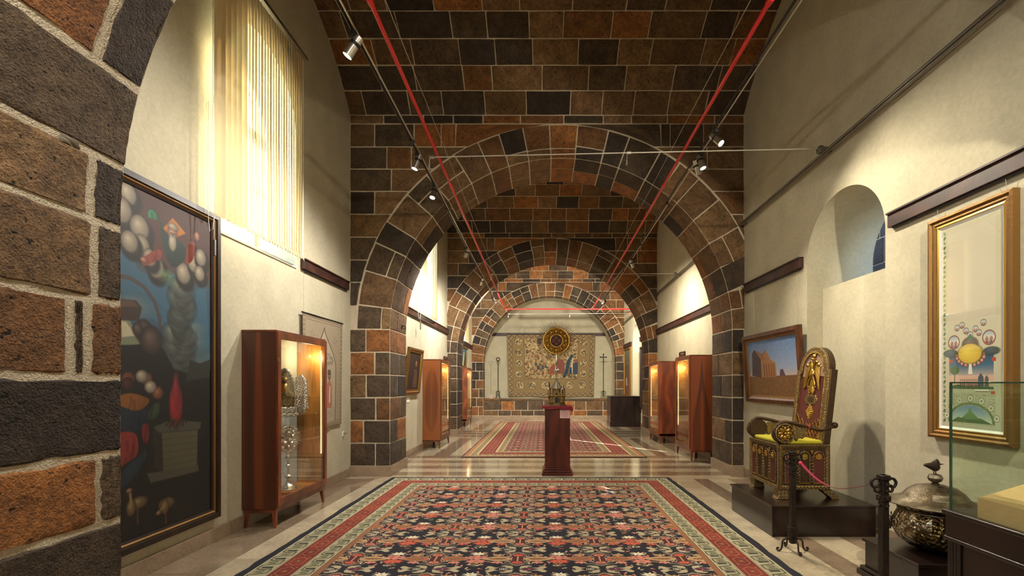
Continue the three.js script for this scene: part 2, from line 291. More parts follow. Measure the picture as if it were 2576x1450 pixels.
function buildVault(Z0, Z1, wl, wr, seed, W, label) {
  const r = rng(seed), g = structure('ceiling', label, 'ceiling'), Zc = (Z0 + Z1) / 2, half = (Z1 - Z0) / 2, tm = Math.asin(half / VR), y0 = TOP - VR * Math.cos(tm);
  const sh = new THREE.Shape(); sh.absarc(0, 0, VR, Math.PI / 2 - tm, Math.PI / 2 + tm, false); sh.absarc(0, 0, VR + 0.35, Math.PI / 2 + tm, Math.PI / 2 - tm, true); sh.closePath();
  const geo = new THREE.ExtrudeGeometry(sh, { depth: wr - wl, bevelEnabled: false, curveSegments: 40 }); geo.rotateY(Math.PI / 2); geo.translate(wl, y0, -Zc);
  part('mortar_core', fin(geo, false, 0.4), M.mortar, g);
  const surf = (X, th, h) => V(X, y0 + (VR - h) * Math.cos(th), -Zc - (VR - h) * Math.sin(th)), N = 16, dt = (2 * tm) / N;
  for (let k = 0; k < 11; k++) {
    const t1 = tm - k * dt, t0 = t1 - dt; let x = wl;
    const off = r() * 0.4; let first = true;
    while (x < wr - 0.02) { let l = 0.42 + r() * 0.34; if (first) { l = 0.2 + off; first = false; } if (wr - x - l < 0.25) l = wr - x; stone(g, pick(r, W), r, surf, rectCell(x, x + l, t0, t1), l, dt * VR, { g: 0.006 }); x += l; }
  }
  return g;
}
// ------------------------------------------------------------------ plastered side walls
const archHole = (zc, hw, yb, ysp) => { const p = new THREE.Path(); p.moveTo(zc - hw, yb); p.lineTo(zc - hw, ysp); p.absarc(zc, ysp, hw, Math.PI, 0, true); p.lineTo(zc + hw, yb); p.closePath(); return p; };
function wallLayer(x0, x1, Z0, Z1, hole, parent, name, mat = M.plaster, top = 7.2) {
  const s = poly([[Z0, -0.2], [Z1, -0.2], [Z1, top], [Z0, top]]); if (hole) s.holes.push(hole);
  const g = new THREE.ExtrudeGeometry(s, { depth: x1 - x0, bevelEnabled: false, curveSegments: 28 }), p = g.attributes.position;
  for (let i = 0; i < p.count; i++) { const a = p.getX(i), b = p.getY(i), c = p.getZ(i); p.setXYZ(i, x0 + c, b, -a); }
  return part(name, fin(g, false, 0.4), mat, parent);
}
const BAYS = [{ Z0: -3.2, Z1: 1.76, wl: -3.03, wr: 3.17 }, { Z0: 2.45, Z1: 7.19, wl: -3.03, wr: 3.17 }, { Z0: 8.02, Z1: 12.83, wl: -2.68, wr: 3.22 }, { Z0: 13.66, Z1: 18.45, wl: -2.86, wr: 3.3 }];
const words = ['behind the camera', 'of the front bay', 'of the second bay', 'of the third bay'];
BAYS.forEach((b, i) => {
  const Zc = i === 1 ? 4.89 : (b.Z0 + b.Z1) / 2; b.Zc = Zc;
  const wL = structure('wall_left', 'cream plastered window wall ' + words[i]);
  wallLayer(b.wl - 0.6, b.wl, b.Z0, b.Z1, i ? archHole(Zc + 0.02, 0.7, 2.9, 4.5) : archHole(Zc, 0.7, 2.9, 4.5), wL, 'plaster');
  b.win = Zc + (i ? 0.02 : 0);
  const wR = structure('wall_right', 'cream plastered wall with picture rails ' + words[i]);
  if (i === 1 || i === 3) {
    const zc = i === 1 ? 4.855 : 16.15, hw = i === 1 ? 0.626 : 0.55, sp = i === 1 ? 2.89 : 3.0; b.niche = [zc, hw, sp];
    wallLayer(b.wr, b.wr + 0.19, b.Z0, b.Z1, archHole(zc, hw, 0.0, sp), wR, 'plaster');
    wallLayer(b.wr + 0.19, b.wr + 0.79, b.Z0, b.Z1, archHole(zc, hw, 2.59, sp), wR, 'niche_back');
  } else wallLayer(b.wr, b.wr + 0.79, b.Z0, b.Z1, null, wR, 'plaster');
});
const WN = { D: 0.36, K: 0.12, B: 0.32, O: 0.1, R: 0.1 }, WV1 = { D: 0.32, K: 0.08, B: 0.46, O: 0.03, R: 0.11 }, WV2 = { D: 0.2, K: 0.26, B: 0.2, O: 0.14, R: 0.2 }, WA3 = { D: 0.22, K: 0.14, B: 0.3, O: 0.16, R: 0.18 }, WA4 = { D: 0.3, K: 0.2, B: 0.14, O: 0.1, R: 0.26 };
buildArch(7.19, BAYS[1].wl, BAYS[1].wr, 11, WN, { label: 'first stone arch across the hall, dark and orange tuff blocks behind the red pedestal', left: ['DDD', 'ODO', 'DRD', 'BDK', 'ODD', 'DOO'], right: ['DDD', 'DKB', 'BKD', 'DDK', 'BBB', 'DKD'] });
buildArch(12.83, BAYS[2].wl, BAYS[2].wr, 27, WA3, { label: 'second stone arch across the hall, above the second rug', left: ['DDD', 'DDD', 'DKD', 'DDK', 'DDD', 'DDD'] });
buildArch(18.45, BAYS[3].wl, BAYS[3].wr, 38, WA4, { label: 'third stone arch framing the tapestry recess', th: 0.45, voussoirs: 29 });
buildVault(2.59, BAYS[1].Z1, BAYS[1].wl, BAYS[1].wr, 51, WV1, 'brown tuff block vault over the front bay');
buildVault(BAYS[2].Z0, BAYS[2].Z1, BAYS[2].wl, BAYS[2].wr, 52, WV2, 'dark and orange tuff block vault over the second bay');
buildVault(BAYS[3].Z0, BAYS[3].Z1, BAYS[3].wl, BAYS[3].wr, 53, WA4, 'dark tuff block vault over the third bay');
{ // the near arch, whose inner side stands beside the camera
  const g = structure('arch_wall', 'nearest stone arch with broad tuff blocks and wide pale joints'), r = rng(77), Z = 2.59, surf = archSurf(Z, -3.2, 3.3, -1);
  g.position.set(0.1, 0, 0.1); part('added_filler', bx(-3.75, 3.9, 5.45, 7.4, -2.72, -2.5, 0), M.mortar, g);  // unseen filler added above the arch to keep sky light from leaking in
  archBody(-3.75, 4.0, 7.4, 1.76, TH, M.mortar, g);
  const o = { ns: 9, nt: 9, wob: 0.022, g: 0.014, b: 0.012, h: 0.006, rough: 0.007 };
  const put = (tn, a0, a1, w0, w1) => stone(g, tn, r, surf, rectCell(a0, a1, w0, w1), a1 - a0, w1 - w0, { ...o, tb: w1 > 0 ? [(-0.012 - w0) / (w1 - w0)] : [] });
  const rows = [0.16, 0.725, 1.087, 1.494, 1.89, 2.297, 2.63], E = 0.02;
  const cut = [[['D', -TH, E]], [['D', -0.125, E], ['O', -TH, -0.125]], [['K', -TH, E]], [['R', -0.17, E], ['D', -0.26, -0.19], ['R', -TH, -0.27]], [['D', -0.145, E], ['B', -TH, -0.155]], [['K', -0.165, E], ['B', -TH, -0.175]]];
  cut.forEach((c, k) => c.forEach(([t, w0, w1]) => put(t, rows[k], rows[k + 1], w0, w1)));
  const up = [[2.63, 3.06, [['D', -TH, E]]], [3.06, 3.6, [['K', -0.24, E], ['O', -TH, -0.25]]], [3.6, 4.05, [['D', -0.52, E], ['K', -TH, -0.53]]], [4.05, 4.5, [['K', -0.3, E], ['B', -TH, -0.31]]]];
  for (const [a0, a1, c] of up) for (const [t, w0, w1] of c) put(t, a0, a1, w0, w1);
  let a = 4.5; while (a < SP + ARC + 0.01) { const a1 = a + 0.42; put(pick(r, WN), a, a1, -0.45, E); put(pick(r, WN), a, a1, -TH, -0.45); a = a1; }
  for (let k = 0; k < 5; k++) { const y0 = 0.16 + k * 0.42, A0 = 2 * SP + ARC - y0 - 0.42, A1 = A0 + 0.42; put(pick(r, WN), A0, A1, -0.45, E); put(pick(r, WN), A0, A1, -TH, -0.45); }
  // a lump of mortar pressed out of the joint
  const lump = fin(new THREE.SphereGeometry(1, 14, 10), false), p = lump.attributes.position; for (let i = 0; i < p.count; i++) { const x = p.getX(i), y = p.getY(i), z = p.getZ(i), k = 1 + 0.35 * Math.sin(7 * x + 3 * z) * Math.cos(9 * y + 5 * z); p.setXYZ(i, x * 0.018 * k, y * 0.03 * k, z * 0.05 * k); } lump.computeVertexNormals(); lump.translate(XL + 0.012, 2.63, -2.3);
  part('mortar_lump', lump, M.mortar, g);
  for (const [x0, x1] of [[-3.2, XL + 0.025], [XR - 0.025, 3.3]]) part('plinth', bx(x0, x1, 0, PLINTH, -Z - 0.025, -1.735, 0.004), M.base, g);
}
{ // vault, end wall behind the camera
  const c = structure('ceiling', 'stone vault over the bay behind the camera', 'ceiling'), b = BAYS[0], half = (b.Z1 - b.Z0) / 2, tm = Math.asin(half / VR), sh = new THREE.Shape();
  sh.absarc(0, 0, VR, Math.PI / 2 - tm, Math.PI / 2 + tm, false); sh.absarc(0, 0, VR + 0.35, Math.PI / 2 + tm, Math.PI / 2 - tm, true); sh.closePath();
  const geo = new THREE.ExtrudeGeometry(sh, { depth: b.wr - b.wl, bevelEnabled: false, curveSegments: 30 }); geo.rotateY(Math.PI / 2); geo.translate(b.wl, TOP - VR * Math.cos(tm), -b.Zc); part('vault_shell', fin(geo), stoneMat.B[0], c);
  const w = structure('wall_back', 'plastered end wall behind the camera'); part('plaster', bx(-3.7, 4, 0, 7.2, 3.2, 3.5, 0), M.plaster, w);
}
// recess with platform at the far end
{
  const g = structure('wall_end', 'plastered recess behind the third arch holding the tapestry');
  archBody(-3.75, 4.0, 7.4, 18.9, 2.6, M.plaster, g, 0, 'plaster', 0.32);
  part('plaster_back', bx(-3.75, 4, 0, 7.4, -21.9, -21.5, 0), M.plaster, g);
  const p = structure('floor_platform', 'raised stone platform with block front under the tapestry', 'platform'), r = rng(5);
  part('mortar_core', bx(XL - 0.32, XR + 0.32, 0, 0.75, -21.5, -18.47, 0), M.mortar, p);
  part('platform_top', bx(XL - 0.32, XR + 0.32, 0.75, 0.775, -21.5, -18.75, 0), M.plaster, p);
  const fs = (X, Y, h) => V(X, Y, -18.47 + h);
  for (const [y0, y1, len, w] of [[0.15, 0.37, 0.55, WN], [0.37, 0.75, 0.62, { D: 0.5, K: 0.15, O: 0.15, B: 0.2 }]]) { let x = XL; while (x < XR - 0.02) { let l = len * (0.7 + r() * 0.6); if (XR - x - l < 0.3) l = XR - x; stone(p, pick(r, w), r, fs, rectCell(x, x + l, y0, y1), l, y1 - y0); x += l; } }
  { let x = XL; while (x < XR - 0.02) { let l = 0.5 + r() * 0.3; if (XR - x - l < 0.3) l = XR - x; stone(p, pick(r, { R: 0.6, D: 0.4 }), r, (X, q, h) => (q < 0 ? V(X, 0.82 + q, -18.44 + h) : V(X, 0.82 + h, -18.44 - q)), rectCell(x, x + l, -0.07, 0.32), l, 0.39, { tb: [0.15, 0.21] }); x += l; } }
  part('plinth', bx(XL, XR, 0, 0.15, -18.47, -18.42, 0.004), M.base, p);
}
// ------------------------------------------------------------------ floor of polished slabs
{
  const f = structure('floor', 'polished beige and brown marble slab floor in bands', 'floor'), r = rng(9);
  part('bedding', bx(-3.75, 4, -0.3, -0.012, -21.6, 3.5, 0), M.grout, f);
  const slab = (x0, x1, Z0, Z1, dark) => { const j = 0.0015, m = dark ? M.floorD : M.floorL; const g = fin(new THREE.BoxGeometry(x1 - x0 - 2 * j, 0.012, Z1 - Z0 - 2 * j).translate((x0 + x1) / 2, -0.006, -(Z0 + Z1) / 2)); const u = g.attributes.uv, a = r() * 9, b = r() * 9; for (let i = 0; i < u.count; i++) u.setXY(i, u.getX(i) + a, u.getY(i) + b); part('slab', g, m[(r() * m.length) | 0], f); };
  const strips = [[-3.06, -2.56, 1], [-2.56, -2.2, 0], [-2.2, -1.88, 1], [-1.88, -1.5, 0], [-1.5, -0.6, 1], [-0.6, 0.3, 0], [0.3, 1.2, 1], [1.2, 1.88, 0], [1.88, 2.3, 0], [2.3, 2.52, 1], [2.52, 2.82, 0], [2.82, 3.34, 1]];
  for (const [Z0, Z1] of [[2.4, 6.98], [9.2, 12.2], [14.3, 18.45]]) for (const [x0, x1, d] of strips) { if (x0 > -1.6 && x1 < 1.8 && Z0 < 14) { slab(x0, x1, Z0, Z1, d); continue; } let Z = Z0 - (d ? 0 : 0.3); while (Z < Z1 - 0.05) { let e = Math.min(Z + (d ? 1.1 : 0.85), Z1); if (Z1 - e < 0.3) e = Z1; slab(x0, x1, Math.max(Z, Z0), e, d); Z = e; } }
  for (const [Z0, Z1, n] of [[6.98, 9.2, 8], [12.2, 14.3, 7]]) for (let k = 0; k < n; k++) { const a = Z0 + ((Z1 - Z0) * k) / n, b = Z0 + ((Z1 - Z0) * (k + 1)) / n; let x = -3.06 + (k % 2 ? 0 : -0.3); while (x < 3.3) { const e = Math.min(x + (k % 2 ? 1.25 : 1.5), 3.34); slab(Math.max(x, -3.06), e, a, b, k % 2); x = e; } }
  for (let k = 0; k < 6; k++) slab(-3.06, 3.34, 2.4 - (k + 1) * 0.95, 2.4 - k * 0.95, k % 2);
}
BAYS.forEach((b, i) => {
  if (!i) return;
  const L = structure('baseboard_left', 'brown marble baseboard along the window wall ' + words[i], 'baseboard'); part('board', bx(b.wl - 0.01, b.wl + 0.018, 0, 0.13, -b.Z1, -b.Z0, 0.003), M.base, L);
  const R = structure('baseboard_right', 'brown marble baseboard along the wall facing the windows ' + words[i], 'baseboard'); part('board', b.niche ? [bx(b.wr - 0.018, b.wr + 0.01, 0, 0.13, -b.niche[0] + b.niche[1], -b.Z0, 0.003), bx(b.wr - 0.018, b.wr + 0.01, 0, 0.13, -b.Z1, -b.niche[0] - b.niche[1], 0.003)] : bx(b.wr - 0.018, b.wr + 0.01, 0, 0.13, -b.Z1, -b.Z0, 0.003), M.base, R);
});
// ------------------------------------------------------------------ arched windows, outside ground and courtyard wall
BAYS.forEach((b, i) => {
  const g = structure('window', 'tall arched window with small panes in the wall ' + words[i], 'window'), x = b.wl - 0.52, zc = b.win, hw = 0.7, yb = 2.9, sp = 4.5, fr = [];
  const bar = (Z0, Z1, y0, y1) => part('bar', bx(x - 0.03, x + 0.03, y0, y1, -Z1, -Z0, 0.004), M.white, g);
  bar(zc - hw, zc - hw + 0.06, yb, sp); bar(zc + hw - 0.06, zc + hw, yb, sp); bar(zc - hw, zc + hw, yb, yb + 0.06); bar(zc - hw, zc + hw, sp - 0.05, sp + 0.05); bar(zc - 0.03, zc + 0.03, yb, sp + hw);
  for (const k of [1, 2]) { const y = yb + (k * (sp - yb)) / 3; part('glazing_bar', bx(x - 0.012, x + 0.012, y - 0.012, y + 0.012, -zc - hw, -zc + hw, 0), M.white, g); }
  for (const s of [-1, 1]) part('glazing_bar', bx(x - 0.012, x + 0.012, yb, sp, -zc + s * 0.35 - 0.012, -zc + s * 0.35 + 0.012, 0), M.white, g);
  const ring = new THREE.Shape(); ring.absarc(0, 0, hw, 0, Math.PI, false); ring.absarc(0, 0, hw - 0.06, Math.PI, 0, true); ring.closePath(); const rg = extr(ring, 0.06, 0, 20); rg.rotateY(Math.PI / 2); rg.translate(x - 0.03, sp, -zc); part('arched_bar', fin(rg), M.white, g);
  for (const q of [-1, 1]) for (let k = 0; k < 3; k++) part('pane', bx(x - 0.002, x + 0.002, yb + 0.02 + (k * (sp - yb)) / 3, yb - 0.02 + ((k + 1) * (sp - yb)) / 3, -zc + (q < 0 ? -hw : 0.02), -zc + (q < 0 ? -0.02 : hw), 0), M.glass, g);
  const fan = new THREE.Shape(); fan.absarc(0, 0, hw - 0.03, 0, Math.PI, false); fan.closePath(); const fg = extr(fan, 0.003, 0, 20); fg.rotateY(Math.PI / 2); fg.translate(x - 0.0015, sp, -zc); part('fanlight_pane', fin(fg), M.glass, g);
  part('sill', bx(b.wl - 0.6, b.wl + 0.015, yb - 0.03, yb, -zc - hw, -zc + hw, 0.003), M.white, g);
});
{
  const o = structure('ground', 'pale paved ground outside the hall', 'ground'); part('paving', bx(-40, -3.75, -0.5, -0.3, -45, 25, 0), S({ color: rgb(190, 182, 166), roughness: 0.9 }), o); part('yard', bx(4.0, 12, -0.5, -0.3, -45, 25, 0), S({ color: rgb(120, 118, 116), roughness: 0.9 }), o);
  const w = structure('wall_courtyard', 'dark stone courtyard wall seen through the niche window'), r = rng(90); part('mortar_core', bx(6.02, 6.4, -0.3, 6.5, -14, 0, 0), M.mortar, w);
  const fs = (Z, Y, h) => V(6.0 - h + 0.02, Y, -Z); for (let k = 0; k < 8; k++) { let Z = 6 + r() * 0.3; while (Z < 10) { const l = 0.45 + r() * 0.4; stone(w, pick(r, { K: 0.6, D: 0.4 }), r, fs, rectCell(Z, Z + l, 1.8 + k * 0.45, 2.25 + k * 0.45), l, 0.45); Z += l; } }
}
// ------------------------------------------------------------------ light tracks, spotlights, pipes, cables
const lerpY = (Z, Za, Ya, Zb, Yb) => Ya + ((Z - Za) / (Zb - Za)) * (Yb - Ya);
const railY = { L: (Z) => EYE + lerpY(Math.max(Z, 4), 4, 2.72, 14.4, 2.5), R: (Z) => EYE + lerpY(Z, 4, 2.83, 14.4, 2.55) }, railX = { L: -1.45, R: 1.9 };
for (const [k, z0, z1, lab] of [['L', -2.5, 14.2, 'black lighting track hanging on the window side of the hall'], ['R', -2.5, 14.6, 'black lighting track hanging on the throne side of the hall']]) {
  const t = thing('lighting_track', lab, 'track'), x = railX[k];
  for (let z = z0; z < z1; z += 1.9) { const e = Math.min(z + 1.88, z1); part('track_bar', [rod(V(x - 0.016, railY[k](z) + 0.01, -z), V(x - 0.016, railY[k](e) + 0.01, -e), 0.011), bx(-0.012, 0.012, -0.012, 0.012, 0, 0.001, 0).translate(x, railY[k](z), -z)], M.black, t); part('track_rod', rod(V(x + 0.018, railY[k](z) - 0.004, -z), V(x + 0.018, railY[k](e) - 0.004, -e), 0.008), M.steel, t); part('connector', cb(0.05, 0.034, 0.06, x, railY[k](e), -e, 0.006), M.black, t); }
}
const spotGroup = 'track spotlights';
function spotlight(k, Z, aim, lit, label, power = 1, half = 1.42) {
  const y = railY[k](Z), x = railX[k], t = thing('track_spotlight', label, 'spotlight', [x, y - 0.025, -Z], 0, spotGroup);
  const d = V(...aim).sub(V(x, y - 0.1, -Z)).normalize(), q = new THREE.Quaternion().setFromUnitVectors(V(0, -1, 0), d), at = V(0, -0.09, 0);
  part('bracket', [cb(0.045, 0.04, 0.075, 0, -0.015, 0, 0.006), rod(V(0, -0.02, 0), V(0, -0.09, 0), 0.009)], M.black, t);
  const put = (g) => fin(g.applyQuaternion(q).translate(...at.toArray()), true);
  part('housing', [put(lathe([[0.001, 0.075], [0.03, 0.075], [0.036, 0.07], [0.037, -0.1], [0.034, -0.1], [0.032, -0.085]], 20))], M.steel, t);
  part('collar', [put(lathe([[0.0385, 0.02], [0.0405, 0.018], [0.0405, -0.004], [0.0385, -0.006]], 20))], M.black, t);
  part('lamp_face', [put(fin(new THREE.CylinderGeometry(0.032, 0.032, 0.004, 20).translate(0, -0.088, 0)))], lit ? M.lampGlow : M.silverPlain, t);
  if (lit) {
    const s = new THREE.SpotLight(SPOT_COLOR[k], SPOT * power, 0, half, 0.7, 2), p = V(0, -0.115, 0).applyQuaternion(q).add(at).add(V(x, y - 0.025, -Z));
    s.position.copy(p); s.target.position.set(...aim); s.castShadow = true; s.shadow.mapSize.set(1024, 1024); s.shadow.radius = 2; scene.add(s, s.target);
  }
}
spotlight('L', 3.52, [-3.0, 1.7, -3.5], true, 'brightest lit silver spotlight on the window side track, nearest the camera', 0.4);
spotlight('L', 5.3, [-2.6, 0.6, -5.0], true, 'lit spotlight hanging over the near display cabinet, second on its track', 0.5);
spotlight('L', 6.1, [-1.9, 1.2, -5.2], true, 'lit spotlight just before the first arch, third on the window side track', 0.9);
spotlight('L', 8.75, [-2.6, 1.4, -9.4], true, 'lit spotlight just behind the first arch on the window side track', 1.5);
spotlight('L', 11.0, [-2.5, 1.2, -12.4], true, 'lit spotlight by the second tie cable on the window side track', 1.7);
spotlight('L', 13.2, [-1.2, 1.5, -21.3], true, 'lit spotlight at the far end of the window side track', 3.4);
spotlight('R', 5.02, [3.15, 1.9, -3.6], true, 'brightest lit spotlight on the throne side track beside the steel cable', 1, 0.9);
spotlight('R', 5.5, [2.75, 0.9, -4.8], true, 'lit spotlight pointing down at the throne, beside an unlit one', 1, 0.75);
spotlight('R', 5.62, [3.1, 1.2, -6.5], false, 'unlit silver spotlight turned to the wall above the throne');
spotlight('R', 9.75, [3.0, 1.5, -10.2], true, 'lit spotlight over the cabinets in the second bay', 1.7);
spotlight('R', 13.9, [1.4, 1.6, -21.3], true, 'lit spotlight at the far end of the throne side track', 3.4);
spotlight('L', 1.0, [-2.4, 1.6, -2.1], true, 'unseen fill spotlight added on the window side track beside the nearest arch', 0.35);  // out-of-view spot added on the track to help fill the hall with light
spotlight('R', 0.6, [3.1, 3.2, -3.4], true, 'unseen fill spotlight added on the throne side track above the glass case', 2.0);  // unseen spot added to brighten the upper wall on the throne side
spotlight('L', -1.2, [0.3, 0, -2.5], true, 'unseen fill spotlight added on the window side track behind the camera');  // unseen spot added behind the camera for overall fill
spotlight('R', -1.2, [0.3, 6.2, -0.5], true, 'unseen spotlight added on the throne side track behind the camera to brighten the vault');  // unseen spot added to throw light up into the vault
// red sprinkler pipes
{
  const py = (Z) => EYE + (Z < 3.5 ? lerpY(Math.max(Z, 2.5), 2.5, 2.86, 3.5, 2.93) : lerpY(Z, 3.5, 2.93, 16, 2.6));
  const mk = (x, lab) => { const t = thing('sprinkler_pipe', lab, 'pipe'); for (const [z, e] of [[-2, 2.5], [2.5, 3.5], [3.5, 6.6], [6.6, 9.7], [9.7, 12.8], [12.8, 16]]) { part('pipe_length', rod(V(x, py(z), -z), V(x, py(e), -e), 0.019, 0.019, 12), M.redPaint, t); if (e < 16) part('coupling', rod(V(x, py(e - 0.03), -e + 0.03), V(x, py(e + 0.03), -e - 0.03), 0.026, 0.026, 12), M.redPaint, t); } };
  mk(-1.32, 'red sprinkler pipe running along the hall on the window side'); mk(1.74, 'red sprinkler pipe running along the hall on the throne side');
  const t = thing('sprinkler_pipe', 'red cross pipe linking both sprinkler pipes before the third arch', 'pipe'); part('pipe_length', rod(V(-1.34, py(16), -16), V(3.02, py(16), -16), 0.019, 0.019, 12), M.redPaint, t);
  part('elbow', tube([[3.0, py(16), -16], [3.07, py(16) - 0.005, -16], [3.1, py(16) - 0.04, -16], [3.1, py(16) - 0.2, -16]], 0.02, 14, 10), M.redPaint, t); part('wall_arm', rod(V(3.1, py(16) - 0.2, -16), V(3.29, py(16) - 0.2, -16), 0.014), M.trackGrey, t);
  const thin = thing('support_wire', 'thin steel wire strung along the red pipe on the window side', 'wire'); part('strand', rod(V(-1.2, EYE + 2.98, -1), V(-1.2, EYE + 2.66, -15.9), 0.0035), M.wire, thin);
  const thin2 = thing('support_wire', 'thin steel wire strung along the red pipe on the throne side', 'wire'); part('strand', rod(V(1.6, EYE + 3.0, -1), V(1.6, EYE + 2.7, -15.9), 0.0035), M.wire, thin2);
}
// tie cables across the hall and wall tracks they are clamped to
[[5.03, -1.22, 2.49, 3.09, 2.585, 2.62, 7.12, 'near'], [10.7, -1.18, 2.55, 3.13, 2.57, 8.9, 12.75, 'second'], [16.3, -1.2, 2.47, 3.2, 2.5, 14.4, 18.3, 'far']].forEach(([Z, x0, y0, x1, y1, za, zb, w], i) => {
  const bayWord = ['front', 'second', 'third'][i], c = thing('tie_cable', 'thin steel cable stretched across the ' + bayWord + ' bay with hanging clips', 'cable'), wr = BAYS[i + 1].wr;
  part('cable', rod(V(x0, EYE + y0, -Z), V(x1, EYE + y1, -Z), 0.007), M.wire, c);
  for (const x of [x0, 0.95 + i * 0.02]) { const y = EYE + lerpY(x, x0, y0, x1, y1); part('clip', [cb(0.05, 0.025, 0.03, x, y, -Z, 0.005), rod(V(x - 0.02, y, -Z), V(x - 0.025, y - 0.09, -Z), 0.007)], M.steel, c); part('hanging_lamp_holder', rod(V(x - 0.025, y - 0.08, -Z), V(x - 0.025, y - 0.13, -Z), 0.014), M.steel, c); }
  const t = thing('wall_track', 'grey lighting track fixed along the plaster wall of the ' + bayWord + ' bay', 'track'), yt = EYE + y1, X = wr - 0.075;
  part('track_tube', [rod(V(X, yt + 0.01, -za), V(X, yt - 0.09, -zb), 0.014), rod(V(X, yt - 0.02, -za), V(X, yt - 0.12, -zb), 0.009)], M.trackGrey, t);
  part('clamp', [ball(0.035, x1 - 0.03, yt, -Z, 1, 10), cb(0.1, 0.06, 0.07, X - 0.02, yt - 0.02, -Z, 0.012), rod(V(X, yt - 0.03, -Z), V(wr, yt - 0.03, -Z), 0.016)], M.trackGrey, t);
  part('end_bracket', rod(V(X, yt - 0.1, -zb + 0.01), V(wr, yt - 0.1, -zb + 0.01), 0.016), M.trackGrey, t);
});
// picture rails
[[1, -1, 5.72, 7.05, 2.96], [1, 1, 5.55, 7.1, 2.93], [1, 1, 2.65, 4.14, 2.93], [2, -1, 8.06, 12.79, 2.9], [2, 1, 8.06, 12.79, 2.9], [3, -1, 13.7, 18.4, 2.9], [3, 1, 16.9, 18.4, 2.93], [3, 1, 13.7, 15.35, 2.93]].forEach(([b, s, z0, z1, y], i) => {
  const w = s < 0 ? BAYS[b].wl : BAYS[b].wr, where = ['above the small hanging textile', 'above the landscape painting', 'above the tall gilt scroll', 'under the second window', 'above the two cabinets facing the second window', 'under the third window', 'above the far gilt framed painting', 'above the tall dark panel'][i];
  const t = thing('picture_rail', 'dark wooden picture rail ' + where, 'rail'), f = (d0, d1) => (s < 0 ? [w + d0, w + d1] : [w - d1, w - d0]);
  part('rail_board', bx(...f(0, 0.05), y - 0.065, y + 0.065, -z1, -z0, 0.004), M.rail, t); part('rail_lip', bx(...f(0.0, 0.068), y + 0.05, y + 0.068, -z1, -z0, 0.003), M.rail, t);
  part('hook_track', bx(...f(0.01, 0.035), y - 0.08, y - 0.064, -z1 + 0.04, -z0 - 0.04, 0.002), M.black, t);
});
{ const t = thing('picture_rail', 'dark red rail behind the hanging tapestry', 'rail'); part('rail_board', bx(-2.7, 3.28, 3.68, 3.83, -21.5, -21.44, 0.004), M.rail, t); }
// vertical blinds
BAYS.forEach((b, i) => {
  if (!i) return;
  const x = b.wl + 0.13, z0 = b.win - (i === 3 ? 0.68 : 0.84), n = 27, step = 1.5 / n, t = thing('vertical_blind', 'cream vertical slat blind over the window ' + words[i], 'blind', [x, 2.95, -z0], 0, 'window blinds');
  part('head_rail', bx(-0.025, 0.025, 2.46, 2.5, -1.53, 0.01, 0.004), M.steel, t);
  part('rail_bracket', [bx(-0.13, 0, 2.47, 2.49, -0.2, -0.17, 0), bx(-0.13, 0, 2.47, 2.49, -1.35, -1.32, 0)], M.steel, t);
  const sh = new THREE.Shape(), w = 0.044; sh.moveTo(-w, 0); sh.quadraticCurveTo(0, 0.008, w, 0); sh.lineTo(w, 0.0006); sh.quadraticCurveTo(0, 0.0088, -w, 0.0006); sh.closePath();
  const sg = fin(new THREE.ExtrudeGeometry(sh, { depth: 2.42, bevelEnabled: false, curveSegments: 5 }).rotateX(-Math.PI / 2), false, 0.5), wg = cb(0.085, 0.03, 0.004, 0, 0.016, 0, 0);
  let z = -0.04;
  for (let k = 0; k < n; k++) {
    const open = k < 5, s = part('slat', sg, M.slat, t); s.position.set(0, 0.02, z); s.rotation.y = open ? Math.PI / 2 - 0.62 + 0.06 * Math.sin(k * 3) + Math.PI / 2 * 0 : Math.PI / 2 + 0.34 + 0.05 * Math.sin(k * 2.3);
    const g = part('bottom_weight', wg, M.slat, s); g.position.set(0, -0.012, 0.004); z -= open ? 0.075 : (1.5 - 0.4) / (n - 5);
  }
  part('bead_chain', tube([[-0.01, 2.46, 0.03], [-0.01, 1, 0.035], [-0.01, -0.1, 0.03], [-0.03, -0.18, 0.03], [-0.045, -0.1, 0.035], [-0.045, 1, 0.04]], 0.0025, 40, 5), M.white, t);
  part('cord_weight', bx(-0.02, 0.005, -0.36, -0.22, 0.012, 0.034, 0.004), M.trackGrey, t); part('cord', rod(V(-0.008, 2.46, 0.023), V(-0.008, -0.22, 0.023), 0.002), M.white, t);
});
// ------------------------------------------------------------------ rugs
const RC = { navy: '#17141f', wine: '#4a1a1e', red: '#c0543c', pink: '#c67a68', rust: '#a0583a', gold: '#b08a4a', beige: '#c2b18c', olive: '#ab9c7c', cream: '#dcd0b2', tan: '#b08860', brown: '#5a3322', teal: '#39403c' };
function blob(x, pts, fill, line, lw = 3) { x.beginPath(); pts.forEach(([a, b], i) => (i ? x.lineTo(a, b) : x.moveTo(a, b))); x.closePath(); if (fill) { x.fillStyle = fill; x.fill(); } if (line) { x.strokeStyle = line; x.lineWidth = lw; x.lineJoin = 'round'; x.stroke(); } }
const mirror = (pts) => [...pts, ...pts.slice().reverse().map(([a, b]) => [-a, b])];
function star(x, n, r0, r1, fill, line, sy = 1) { const p = []; for (let i = 0; i < n * 2; i++) { const a = (i * Math.PI) / n, r = i % 2 ? r0 : r1; p.push([Math.cos(a) * r, Math.sin(a) * r * sy]); } blob(x, p, fill, line, 2); }
function palmette(x, s, fill, line, core) { x.save(); x.scale(1, s); blob(x, mirror([[0, 12], [14, 16], [30, 12], [42, -2], [34, -8], [40, -22], [24, -22], [18, -36], [8, -28], [0, -40]]), fill, line, 3); blob(x, mirror([[0, 6], [12, 6], [16, -6], [8, -16], [0, -18]]), core, line, 2); x.restore(); }
